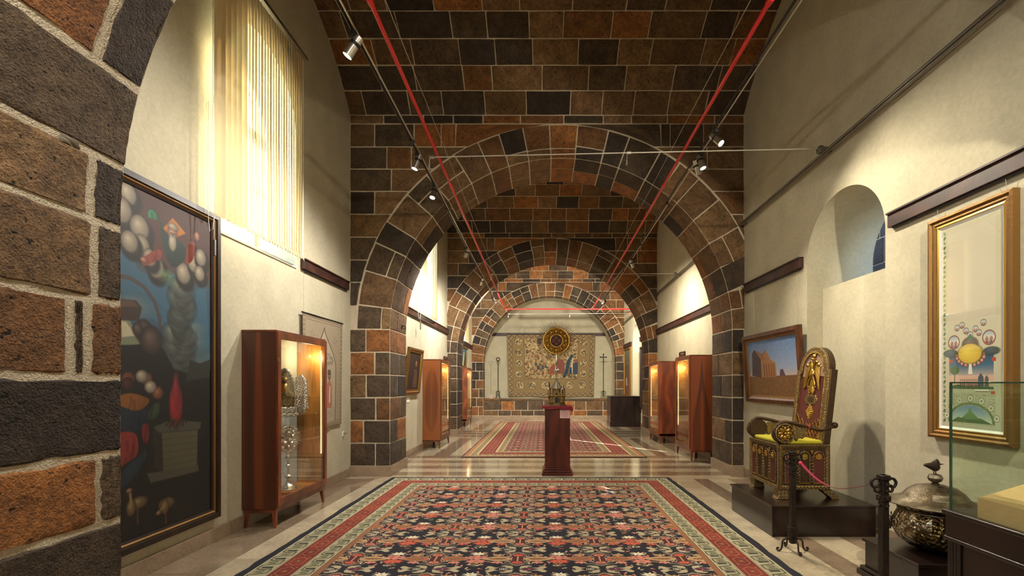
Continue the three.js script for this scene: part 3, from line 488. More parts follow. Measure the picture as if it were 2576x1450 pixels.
function rugMotifA(x, v) {       // medallion with two palmettes and long leaves
  for (const s of [-1, 1]) { x.save(); x.scale(s, 1); blob(x, [[40, 0], [70, -34], [150, -46], [210, -24], [262, 0], [210, 24], [150, 46], [70, 34]], v.a, RC.beige, 4); blob(x, [[70, 0], [110, -16], [170, -14], [222, 0], [170, 14], [110, 16]], RC.brown, RC.tan, 3); x.strokeStyle = RC.gold; x.lineWidth = 5; x.beginPath(); for (let k = 0; k < 7; k++) x.lineTo(100 + k * 14, k % 2 ? -7 : 7); x.stroke();
    x.fillStyle = v.b; x.fillRect(58, -64, 26, 34); x.fillRect(58, 30, 26, 34); x.strokeStyle = RC.beige; x.lineWidth = 3; for (const y of [-64, 30]) for (const q of [62, 70, 78]) { x.beginPath(); x.moveTo(q, y); x.lineTo(q, y + 34); x.stroke(); }
    x.strokeStyle = RC.beige; x.lineWidth = 5; x.beginPath(); x.moveTo(0, -128); x.lineTo(60, -92); x.lineTo(104, -92); x.lineTo(112, -60); x.stroke(); x.beginPath(); x.moveTo(0, 128); x.lineTo(60, 92); x.lineTo(104, 92); x.lineTo(112, 60); x.stroke(); x.restore(); }
  blob(x, [[-58, -60], [-30, -100], [0, -112], [30, -100], [58, -60], [40, -24], [44, 0], [40, 24], [58, 60], [30, 100], [0, 112], [-30, 100], [-58, 60], [-40, 24], [-44, 0], [-40, -24]], v.c, RC.beige, 4);
  x.fillStyle = RC.tan; x.fillRect(-6, -50, 12, 100); x.save(); x.translate(0, -62); palmette(x, 0.9, v.d, RC.wine, RC.red); x.restore(); x.save(); x.translate(0, 62); palmette(x, -0.9, v.d, RC.wine, RC.red); x.restore();
}
function rugMotifB(x, v) {       // stacked red flowers under a white one, hooked leaves either side
  x.fillStyle = RC.tan; x.fillRect(-4, -110, 8, 190);
  for (const s of [-1, 1]) for (const q of [-1, 1]) { x.save(); x.scale(s * 1.28, q * 1.75); x.translate(-4, -92); blob(x, [[70, 6], [100, -16], [160, -22], [206, -14], [216, 4], [206, 20], [170, 26], [146, 20], [150, 12], [172, 10], [168, 2], [120, 4], [96, 18], [78, 18]], RC.olive, RC.navy, 3); blob(x, [[70, 6], [100, -16], [160, -22], [206, -14]], null, RC.beige, 2); x.restore(); }
  for (const s of [-1, 1]) { x.save(); x.scale(s, 1); for (const [a, b, c] of [[150, 66, v.e], [150, -70, RC.tan], [205, 0, RC.rust]]) { x.save(); x.translate(a, b); x.scale(1.2, 1.2); blob(x, [[-40, 0], [-20, -16], [-4, -8], [6, -22], [18, -8], [40, -12], [24, 2], [40, 14], [14, 12], [2, 24], [-10, 10], [-26, 14]], c, RC.navy, 2); x.restore(); } x.restore(); }
  x.save(); x.translate(0, -92); star(x, 9, 34, 74, RC.cream, RC.navy, 0.6); star(x, 6, 5, 16, RC.olive, null); x.restore();
  x.save(); x.translate(0, -22); star(x, 8, 56, 98, v.f, RC.wine, 0.5); for (const s of [-1, 1]) { x.fillStyle = RC.wine; x.beginPath(); x.ellipse(s * 30, 0, 16, 5, 0, 0, 7); x.fill(); } x.restore();
  x.save(); x.translate(0, 48); star(x, 9, 54, 88, v.g, RC.wine, 0.52); star(x, 7, 8, 20, RC.tan, RC.brown, 0.7); x.restore();
  x.save(); x.translate(0, 112); blob(x, [[-44, 0], [0, -22], [44, 0], [0, 22]], null, RC.beige, 3); blob(x, [[-16, 0], [0, -9], [16, 0], [0, 9]], RC.gold, null); x.restore();
}
function rugField(seed, pal) {
  return canvasTex(1296, 1200, (x, W, H) => {
    x.fillStyle = pal.bg; x.fillRect(0, 0, W, H); const r = rng(seed), c = (a) => a[(r() * a.length) | 0];
    const vs = []; for (let i = 0; i < 2; i++) for (let j = 0; j < 3; j++) vs.push({ i, j, a: c([RC.tan, RC.rust]), b: c([RC.rust, RC.wine]), c: c([RC.wine, '#3a1418', RC.brown]), d: c([RC.pink, '#c07a62', RC.red]), e: c([RC.rust, RC.pink, RC.red]), f: c([RC.red, '#a8563c', RC.pink]), g: c([RC.pink, RC.red]), h: c(['#4b2238', RC.wine]) });
    for (let k = 0; k < 240; k++) { x.save(); x.translate(r() * W, r() * H); x.rotate(r() * 6); blob(x, [[-26, 0], [-6, -10], [4, -4], [12, -14], [28, 0], [10, 12], [2, 4], [-8, 10]], c([RC.tan, RC.olive, RC.rust, RC.pink, RC.beige]), RC.navy, 2); x.restore(); }
    for (const ox of [-W, 0, W]) for (const oy of [-H, 0, H]) for (const v of vs) {
      const cx = ox + v.i * 648, cy = oy + v.j * 400; if (cx < -700 || cx > W + 700 || cy < -400 || cy > H + 400) continue;
      x.save(); x.translate(cx + 324, cy + 200); x.scale(1.12, 1.1); rugMotifB(x, v); x.restore(); x.save(); x.translate(cx, cy + 200); x.scale(1.1, 1.08); rugMotifA(x, v); x.restore();
      for (const s of [-1, 1]) { x.save(); x.translate(cx + s * 96, cy); blob(x, [[-76, 0], [-34, -28], [20, -26], [78, 0], [20, 26], [-34, 28]], s > 0 ? v.h : RC.navy, RC.beige, 3); if (s > 0) star(x, 4, 8, 34, v.e, RC.wine, 0.5); else { x.fillStyle = RC.cream; for (let k = -2; k < 3; k++) x.fillRect(k * 13 - 4, -14 + Math.abs(k) * 3, 8, 28 - Math.abs(k) * 6); } x.restore(); }
    }
    if (pal.wash) { x.globalAlpha = pal.wash[1]; x.fillStyle = pal.wash[0]; x.fillRect(0, 0, W, H); x.globalAlpha = 1; }
  }, true);
}
const meander = (bg, fg, dark) => canvasTex(512, 256, (x, W, H) => { x.fillStyle = bg; x.fillRect(0, 0, W, H); for (let k = -1; k < 3; k++) { x.save(); x.translate(k * 256, 0); x.strokeStyle = dark; x.lineWidth = 16; x.beginPath(); x.moveTo(0, 40); x.lineTo(110, 40); x.lineTo(150, 216); x.lineTo(256, 216); x.lineTo(256, 40); x.stroke(); blob(x, [[180, 60], [236, 50], [230, 180], [190, 190]], dark); x.lineWidth = 8; x.strokeStyle = fg; x.beginPath(); for (let q = 0; q < 9; q++) x.lineTo(12 + q * 13, q % 2 ? 90 : 190); x.stroke(); for (const [a, b] of [[40, 110], [70, 170], [100, 110], [205, 120]]) { x.save(); x.translate(a, b); star(x, 5, 6, 18, k % 2 ? '#6a5a48' : dark, null); x.restore(); } x.restore(); } x.fillStyle = dark; x.fillRect(0, 0, W, 8); x.fillRect(0, H - 8, W, 8); x.fillStyle = '#cfc4a2'; x.fillRect(0, 8, W, 12); x.fillRect(0, H - 20, W, 12); }, true);
const redBand = (a, b) => canvasTex(1024, 256, (x, W, H) => { const r = rng(4); x.fillStyle = a; x.fillRect(0, 0, W, H); for (let k = 0; k < 4; k++) { if (k % 2) { x.globalAlpha = 0.4; x.fillStyle = b; x.fillRect(k * 256, 0, 256, H); x.globalAlpha = 1; } x.save(); x.translate(k * 256 + 128, 128); blob(x, [[-110, 0], [-60, -70], [60, -70], [110, 0], [60, 70], [-60, 70]], null, RC.tan, 7); star(x, 8, 22, 60, RC.rust, RC.wine); star(x, 6, 10, 28, RC.gold, RC.wine); for (const s of [-1, 1]) { x.save(); x.translate(s * 92, s * 76); star(x, 5, 8, 28, RC.pink, RC.wine); x.restore(); } x.restore(); } x.fillStyle = '#c9ad84'; x.fillRect(0, 0, W, 12); x.fillRect(0, H - 12, W, 12); x.fillStyle = RC.wine; x.fillRect(0, 12, W, 8); x.fillRect(0, H - 20, W, 8); }, true);
const hatch = canvasTex(256, 64, (x, W, H) => { x.fillStyle = '#a9744c'; x.fillRect(0, 0, W, H); x.fillStyle = '#7c4a34'; for (let k = 0; k < 8; k++) x.fillRect(k * 32, 0, 13, H); }, true);
function rug(x0, x1, Z0, Z1, label, tex, bands, seed) {
  const t = thing('rug', label, 'rug', [(x0 + x1) / 2, 0, -(Z0 + Z1) / 2]), w = x1 - x0, d = Z1 - Z0, top = 0.0145, r = rng(seed);
  const cloth = (o) => PH({ roughness: 0.95, sheen: 0.15, bumpMap: scaled(weaveBump, 8), bumpScale: 0.0015, ...o });
  const flat = (pts, mat, name, uvOf, y) => { const pos = [], uv = []; for (let k = 0; k + 2 < pts.length; k += 3) for (let q = 0; q < 3; q++) { const [a, b] = pts[k + q]; pos.push(a, y, b); uv.push(...uvOf(a, b)); } const g = new THREE.BufferGeometry(); g.setAttribute('position', new THREE.Float32BufferAttribute(pos, 3)); g.setAttribute('uv', new THREE.Float32BufferAttribute(uv, 2)); g.computeVertexNormals(); return part(name, g, mat, t); };
  const sh = new THREE.Shape(), N = 40; const edge = []; for (let k = 0; k < N; k++) edge.push([-w / 2 + (w * k) / N, d / 2]); for (let k = 0; k < N; k++) edge.push([w / 2, d / 2 - (d * k) / N]); for (let k = 0; k < N; k++) edge.push([w / 2 - (w * k) / N, -d / 2]); for (let k = 0; k < N; k++) edge.push([-w / 2, -d / 2 + (d * k) / N]);
  const e2 = edge.map(([a, b]) => [a + (r() - 0.5) * 0.02, b + (r() - 0.5) * 0.02]);
  const body = extr(poly(e2), 0.008, 0.002); body.rotateX(-Math.PI / 2); body.translate(0, 0.002, 0); part('pile_body', fin(body), cloth({ color: new THREE.Color(bands.edge) }), t);
  let inset = bands.rim;
  for (const [bw, bt, rep, nm] of bands.list) {
    const m = cloth({ map: bt }), a = inset, b = inset + bw, W = w / 2, D = d / 2;
    const tri = (p, q, s, u) => [p, q, s, p, s, u];
    flat(tri([-W + a, -D + a], [-W + b, -D + b], [-W + b, D - b], [-W + a, D - a]), m, nm, (X, Z) => [Z / rep, (X + W - a) / bw], top); flat(tri([W - b, -D + b], [W - a, -D + a], [W - a, D - a], [W - b, D - b]), m, nm, (X, Z) => [-Z / rep, (W - a - X) / bw], top);
    flat(tri([-W + a, -D + a], [W - a, -D + a], [W - b, -D + b], [-W + b, -D + b]).reverse(), m, nm, (X, Z) => [X / rep, (Z + D - a) / bw], top); flat(tri([-W + b, D - b], [W - b, D - b], [W - a, D - a], [-W + a, D - a]).reverse(), m, nm, (X, Z) => [-X / rep, (D - a - Z) / bw], top); inset = b;
  }
  const W = w / 2 - inset, D = d / 2 - inset; flat([[-W, -D], [-W, D], [W, D], [-W, -D], [W, D], [W, -D]], cloth({ map: tex }), 'field', (X, Z) => [(X + bands.ox) / bands.tile[0], -Z / bands.tile[1]], top);
  return t;
}
const whiteBand = meander('#b5ac88', '#5a5a44', '#3a3f34');
rug(-2.32, 1.95, 2.58, 7.05, 'large navy rug with red flowers and white and red borders', rugField(3, { bg: RC.navy }), { edge: RC.navy, rim: 0.07, ox: 0.02, tile: [1.35, 1.26], list: [[0.17, whiteBand, 0.36, 'outer_white_border'], [0.19, redBand('#7e2a1c', '#a8452a'), 0.8, 'red_border'], [0.15, whiteBand, 0.32, 'inner_white_border'], [0.05, hatch, 0.14, 'guard_stripe']] }, 21);
rug(-1.6, 2.06, 8.98, 17.5, 'second rug in dusty red with fine borders, behind the pedestal', rugField(8, { bg: '#3a2430', wash: ['#74382e', 0.32] }), { edge: '#3a3028', rim: 0.03, ox: 0, tile: [1.1, 1.3], list: [[0.09, hatch, 0.3, 'plain_border'], [0.16, meander('#9c8a60', '#5e4a34', '#54422f'), 0.3, 'outer_pale_border'], [0.34, redBand('#6e2c26', '#8a3a30'), 0.9, 'red_border'], [0.15, meander('#9c8a60', '#5e4a34', '#54422f'), 0.3, 'inner_pale_border']] }, 22);
// ------------------------------------------------------------------ pictures and textiles on the walls
const tri3 = (x, c, pts) => { x.fillStyle = c; x.beginPath(); pts.forEach(([a, b], i) => (i ? x.lineTo(a, b) : x.moveTo(a, b))); x.closePath(); x.fill(); };
const robe = (x, c0, c1, pts, r, n = 9) => { const xs = pts.map((p) => p[0]), ys = pts.map((p) => p[1]), a = Math.min(...xs), b = Math.max(...xs), c = Math.min(...ys), d = Math.max(...ys); x.save(); x.beginPath(); pts.forEach(([p, q], i) => { const [p2, q2] = pts[(i + 1) % pts.length], mx = (p + p2) / 2, my = (q + q2) / 2; i ? x.quadraticCurveTo(p, q, mx, my) : x.moveTo(mx, my); }); const [p1, q1] = pts[0], [p2, q2] = pts[1 % pts.length]; x.quadraticCurveTo(p1, q1, (p1 + p2) / 2, (q1 + q2) / 2); x.closePath(); x.fillStyle = grad(x, a, c, b, d, [0, c0], [0.55, c0], [1, c1]); x.fill(); x.clip(); x.lineCap = 'round'; for (let k = 0; k < n; k++) { x.strokeStyle = k % 2 ? c1 : c0; x.globalAlpha = 0.55; x.lineWidth = 4 + r() * 16; const u = a + r() * (b - a), v = c + r() * (d - c) * 0.5; x.beginPath(); x.moveTo(u, v); x.quadraticCurveTo(u + (r() - 0.5) * 60, v + 60, u + (r() - 0.6) * 120, v + 90 + r() * 160); x.stroke(); } x.restore(); };
const soft = (x, cx, cy, rx, ry, c0, c1, rot = 0) => { x.save(); x.translate(cx, cy); x.rotate(rot); x.scale(rx, ry); const g = x.createRadialGradient(-0.25, -0.3, 0.05, 0, 0, 1); g.addColorStop(0, c0); g.addColorStop(0.75, c1); g.addColorStop(1, 'rgba(0,0,0,0)'); x.fillStyle = g; x.beginPath(); x.arc(0, 0, 1, 0, 7); x.fill(); x.restore(); };
const grad = (x, x0, y0, x1, y1, ...st) => { const g = x.createLinearGradient(x0, y0, x1, y1); st.forEach(([p, c]) => g.addColorStop(p, c)); return g; };
function strokes(x, W, H, r, n, cols, lw, len) { for (let k = 0; k < n; k++) { x.strokeStyle = cols[(r() * cols.length) | 0]; x.lineWidth = lw * (0.5 + r()); x.globalAlpha = 0.25 + 0.4 * r(); const a = r() * W, b = r() * H; x.beginPath(); x.moveTo(a, b); x.lineTo(a + (r() - 0.5) * len * 2, b + (r() - 0.5) * len * 0.7); x.stroke(); } x.globalAlpha = 1; }
// s: -1 hangs on the window wall, +1 on the wall opposite; drawing code may give points as they lie in the sight lines onto that wall
function framed(name, label, category, s, X0, Z0, Z1, Y0, Y1, prof, mats, texSize, draw, o = {}) {
  const w = Z1 - Z0, h = Y1 - Y0, t = thing(name, label, category, [X0 - s * 0.004, Y0, -(Z0 + Z1) / 2], s < 0 ? Math.PI / 2 : -Math.PI / 2, o.group), inner = new THREE.Group(); inner.name = 'tilted_panel';
  const P = (px, py) => { const [Z, Y] = fpx(px, py, X0 - s * 0.03); return [(s < 0 ? (Z - Z0 - o.in) / (w - 2 * o.in) : (Z1 - o.in - Z) / (w - 2 * o.in)) * texSize[0], ((Y1 - o.in - Y) / (h - 2 * o.in)) * texSize[1]]; };
  const tilt = (g) => { g.translate(0, h / 2, 0); if (o.tilt) { g.rotateX(o.tilt); } return g; };
  part('backboard', tilt(bx(-w / 2 + 0.01, w / 2 - 0.01, -h / 2 + 0.01, h / 2 - 0.01, 0, 0.014, 0)), M.darkFrame, t);
  prof.forEach((p, k) => part(o.names?.[k] ?? ['frame', 'inner_frame', 'mount'][k], tilt(moulding(w, h, p)), mats[k], t));
  const pw = w - 2 * o.in, ph = h - 2 * o.in, g = new THREE.PlaneGeometry(pw, ph).toNonIndexed(); g.translate(0, 0, o.zc ?? 0.018);
  part(o.face ?? 'canvas', tilt(g), o.mat ?? S({ map: canvasTex(...texSize, (x, W, H) => draw(x, W, H, P)), roughness: o.rough ?? 0.55, bumpMap: scaled(weaveBump, 6), bumpScale: 0.0006 }), t);
  if (o.glass) { const q = new THREE.PlaneGeometry(pw, ph).toNonIndexed(); q.translate(0, 0, 0.026); part('glass_pane', tilt(q), M.pictureGlass, t); }
  if (o.wires) part('hanging_wires', o.wires.map((f) => rod(V((f - 0.5) * w, h, 0.02), V((f - 0.5) * w, h + o.up, 0.03), 0.0018, 0.0018, 5)), M.wire, t);
  return t;
}
framed('oil_painting', 'huge altar sacrifice oil painting in a dark and gilt frame behind the nearest arch', 'painting', -1, -3.03, 2.64, 4.23, 0.23, 3.0, [[[0, 0], [0, 0.05], [0.045, 0.055], [0.05, 0.04]], [[0.05, 0.04], [0.064, 0.045], [0.072, 0.034]], [[0.072, 0.034], [0.09, 0.026], [0.09, 0.012]]], [M.darkFrame, M.giltFrame, M.darkFrame], [1024, 1800], (x, W, H, P) => {
  const r = rng(61), L = (...a) => a.map(([p, q]) => P(p, q)), sc = W / 1.4;
  x.fillStyle = grad(x, 0, 0, 0, H, [0, '#4a2a22'], [0.18, '#5a352a'], [0.24, '#3c5a74'], [0.4, '#2f5e80'], [0.5, '#5c7078'], [0.58, '#1a1614'], [1, '#0d0b0b']); x.fillRect(0, 0, W, H);
  tri3(x, '#3a6c90', L([303, 590], [330, 620], [350, 680], [395, 700], [440, 690], [470, 740], [520, 720], [530, 880], [440, 840], [380, 800], [303, 800])); 
  for (const [a, b, s, c] of [[490, 860, 60, '#9a9c98'], [500, 830, 40, '#6d8390'], [350, 780, 60, '#7a8f96']]) { const [p, q] = P(a, b); soft(x, p, q, s * 3, s * 1.6, c, 'rgba(90,110,120,.15)'); }
  // column of smoke above the fire
  for (let k = 0; k < 26; k++) { const f = k / 26, [a, b] = P(458 + 10 * Math.sin(k * 2.1), 930 - f * 210); soft(x, a + (r() - 0.5) * 110 * (0.5 + f * 0.5), b, 66 + 40 * r(), 60 + 30 * r(), '#8c958c', 'rgba(60,72,72,.65)'); }
  // hill
  tri3(x, '#15120f', L([250, 830], [330, 830], [380, 850], [415, 880], [440, 930], [480, 940], [532, 930], [532, 1330], [250, 1450])); tri3(x, '#2c302a', L([480, 905], [505, 915], [530, 905], [530, 950], [470, 960]));
  tri3(x, '#7b8a74', L([250, 790], [330, 808], [352, 850], [400, 862], [340, 868], [250, 870])); tri3(x, '#c6c8b4', L([250, 800], [320, 810], [345, 845], [300, 850]));
  for (const [a, b, rr] of [[365, 835, 50], [385, 860, 66], [350, 830, 30]]) { const [p, q] = P(a, b); soft(x, p, q, rr * 1.3, rr * 1.4, '#6b5a52', '#2e2420'); }
  // ring arc and chest
  x.strokeStyle = '#3c241e'; x.lineWidth = 16; x.beginPath(); [[290, 692], [330, 700], [365, 722], [392, 760], [404, 800], [405, 828]].forEach(([a, b], i) => { const [p, q] = P(a, b); i ? x.lineTo(p, q) : x.moveTo(p, q); }); x.stroke(); x.strokeStyle = '#8c7568'; x.lineWidth = 4; x.stroke();
  tri3(x, '#3a2a22', L([280, 750], [345, 756], [360, 775], [352, 808], [280, 804])); tri3(x, '#5a4234', L([280, 752], [340, 758], [352, 772], [280, 772]));
  // clouds
  for (const [a, b, rr] of [[325, 490, 62], [310, 530, 70], [355, 575, 70], [360, 620, 60], [330, 610, 60], [396, 675, 64], [380, 650, 50], [465, 690, 66], [490, 665, 56], [508, 650, 56], [505, 690, 50]]) { const [p, q] = P(a, b); soft(x, p + 14, q + 24, rr * 1.25, rr * 1.3, '#4a4038', '#1c1614'); soft(x, p, q, rr, rr * 1.1, '#cfc9b6', '#7e776c'); }
  // robed bearded figure with triangle halo
  tri3(x, '#c07a26', L([412, 575], [437, 548], [470, 588], [440, 600])); robe(x, '#173a33', '#0a1c1a', L([405, 560], [395, 540], [375, 530], [380, 522], [398, 532], [408, 560], [420, 592], [436, 600], [468, 615], [472, 650], [440, 680], [420, 650], [408, 600]), r);
  robe(x, '#2f8a5c', '#123c2c', L([372, 545], [378, 524], [396, 535], [400, 556], [386, 552]), r); robe(x, '#9a4234', '#6a2418', L([355, 655], [385, 632], [408, 625], [412, 650], [385, 662], [365, 672]), r); robe(x, '#9a4234', '#6a2418', L([468, 650], [480, 605], [494, 612], [490, 655], [470, 670]), r);
  { const [p, q] = P(437, 590); soft(x, p, q, 40, 56, '#d8b090', '#8a5a44'); const [p2, q2] = P(437, 612); soft(x, p2, q2, 34, 60, '#d8d2c4', '#8e887c'); const [p3, q3] = P(365, 655); soft(x, p3, q3, 30, 20, '#d0a080', '#7a4a38'); const [p4, q4] = P(498, 596); soft(x, p4, q4, 26, 34, '#d8a888', '#8a5440'); const [p5, q5] = P(438, 572); soft(x, p5, q5, 44, 24, '#cfc8b8', '#80786c'); x.fillStyle = '#3a2018'; x.fillRect(p - 18, q - 8, 10, 5); x.fillRect(p + 8, q - 8, 10, 5); x.fillRect(p - 3, q - 4, 5, 20); }
  soft(x, ...P(425, 700), 80, 60, 'rgba(150,190,120,.7)', 'rgba(100,150,110,.2)');
  // fire and altar
  tri3(x, '#4a4a40', L([388, 1075], [430, 1058], [508, 1062], [506, 1080], [400, 1090])); tri3(x, '#55543f', L([408, 1090], [500, 1082], [498, 1172], [412, 1190])); tri3(x, '#26241e', L([388, 1082], [410, 1092], [414, 1190], [392, 1176])); tri3(x, '#4c4b40', L([372, 1192], [412, 1186], [502, 1170], [502, 1186], [382, 1216])); x.strokeStyle = '#3a392c'; x.lineWidth = 3; for (let k = 1; k < 6; k++) { x.beginPath(); x.moveTo(...P(410, 1090 + k * 17)); x.lineTo(...P(499, 1082 + k * 15)); x.stroke(); }
  { const [a, b] = P(446, 1012); soft(x, a, b + 20, 60, 150, '#d2303a', 'rgba(130,26,30,.85)'); soft(x, a, b - 70, 34, 130, '#a03040', 'rgba(90,30,40,.5)'); x.strokeStyle = '#30241c'; x.lineWidth = 14; for (let k = 0; k < 7; k++) { x.beginPath(); x.moveTo(a - 80 + k * 26, b + 130 + (k % 2) * 16); x.lineTo(a - 40 + k * 18, b + 100); x.stroke(); } }
  // kneeling people
  robe(x, '#8e5a22', '#5a3010', L([285, 1010], [320, 985], [375, 1000], [382, 1010], [352, 1040], [300, 1020]), r); robe(x, '#16283c', '#0c1522', L([285, 1015], [350, 1040], [370, 1025], [388, 1050], [372, 1080], [345, 1090], [300, 1085]), r); robe(x, '#2f4a2c', '#141f12', L([372, 1050], [385, 1020], [402, 1012], [408, 1030], [392, 1060]), r); robe(x, '#8c3028', '#5a1616', L([285, 1090], [330, 1085], [350, 1095], [352, 1150], [318, 1165], [285, 1200]), r); robe(x, '#7c2026', '#4a0e14', L([358, 1065], [380, 1065], [378, 1110], [362, 1122]), r); robe(x, '#193246', '#0e1c2a', L([352, 1150], [372, 1125], [370, 1160], [330, 1215], [300, 1235], [312, 1180]), r);
  for (const [a, b, c] of [[326, 955, '#8a4a34'], [372, 955, '#b58a6a'], [400, 990, '#b07a5c']]) { const [p, q] = P(a, b); soft(x, p, q, 46, 44, c, '#54301f'); } soft(x, ...P(360, 948), 46, 40, '#c8c4b4', '#6c675c'); soft(x, ...P(382, 975), 46, 40, '#cfcabb', '#77716a'); soft(x, ...P(325, 968), 40, 40, '#5a2c1c', '#2c150e');
  // two waterbirds
  for (const [a, b, m] of [[340, 1260, 1], [412, 1262, -1]]) { const [p, q] = P(a, b); soft(x, p + 30, q + 20, 70, 40, '#9a8a62', '#4c3a28'); soft(x, p - 16 * m, q + 36, 34, 50, '#a08a5a', '#54402a'); x.strokeStyle = '#8e7a52'; x.lineWidth = 16; x.beginPath(); x.moveTo(p - 16 * m, q + 20); x.lineTo(p - 24, q - 50 * m); x.stroke(); soft(x, p - 28, q - 56 * m, 22, 16, '#a88a78', '#6a4a3c'); x.strokeStyle = '#7a3a32'; x.lineWidth = 8; x.beginPath(); x.moveTo(p + 20, q + 50); x.lineTo(p + 22, q + 130); x.stroke(); }
  try { x.filter = 'blur(2px)'; x.drawImage(x.canvas, 0, 0); x.filter = 'none'; } catch (e) { x.filter = 'none'; }
  x.globalCompositeOperation = 'multiply'; x.fillStyle = '#cfc4b6'; x.fillRect(0, 0, W, H); x.globalCompositeOperation = 'source-over'; strokes(x, W, H, r, 1600, ['#120e0c', '#3a2c20', '#4d4a3e'], 1.4, 14);
}, { in: 0.09, rough: 0.62, names: ['frame', 'gilt_moulding', 'inner_frame'] });
framed('landscape_painting', 'landscape painting of a ruined church on brown steppe in a wooden frame', 'painting', 1, 3.17, 5.46, 6.98, 1.19, 2.17, [[[0, 0], [0, 0.06], [0.05, 0.065], [0.075, 0.04]], [[0.075, 0.04], [0.1, 0.03], [0.1, 0.012]]], [M.brownFrame, M.giltFrame], [1200, 760], (x, W, H, P) => {
  const r = rng(62), L = (...a) => a.map(([p, q]) => P(p, q)); x.fillStyle = grad(x, 0, 0, 0, H, [0, '#5878a8'], [0.5, '#8c9cb8'], [0.62, '#b0a0a0']); x.fillRect(0, 0, W, H); strokes(x, W, H * 0.6, r, 900, ['#6f8cb8', '#8fa4c4', '#4e6ea0', '#a4aebe'], 6, 30);
  tri3(x, '#6e4a22', L([1870, 946], [1900, 948], [2010, 943], [2010, 1030], [1860, 1030])); strokes(x, W, 1, r, 1, ['#000'], 1, 1);
  x.save(); x.translate(0, P(1940, 950)[1]); strokes(x, W, H - P(1940, 950)[1], r, 1500, ['#8a5e28', '#a87434', '#4e3018', '#6a4420', '#b08a4a', '#3a2818'], 5, 26); x.restore();
  tri3(x, '#3c2c30', L([1896, 946], [1899, 890], [1905, 880], [1920, 905], [1919, 950])); tri3(x, '#9a6a40', L([1919, 950], [1920, 905], [1934, 880], [1945, 905], [1956, 912], [1957, 948])); tri3(x, '#8a5c38', L([1905, 881], [1925, 890], [1930, 905], [1920, 905])); tri3(x, '#7a4c30', L([1925, 890], [1934, 878], [1920, 905])); for (let k = 0; k < 5; k++) tri3(x, '#5c3824', L([1926 + k * 6, 948], [1926 + k * 6, 915], [1928 + k * 6, 915], [1928 + k * 6, 948])); tri3(x, '#4a3a4c', L([1965, 945], [1967, 930], [1974, 928], [1980, 945]));
}, { in: 0.1, tilt: 0.07, wires: [0.12, 0.88], up: 0.66 });
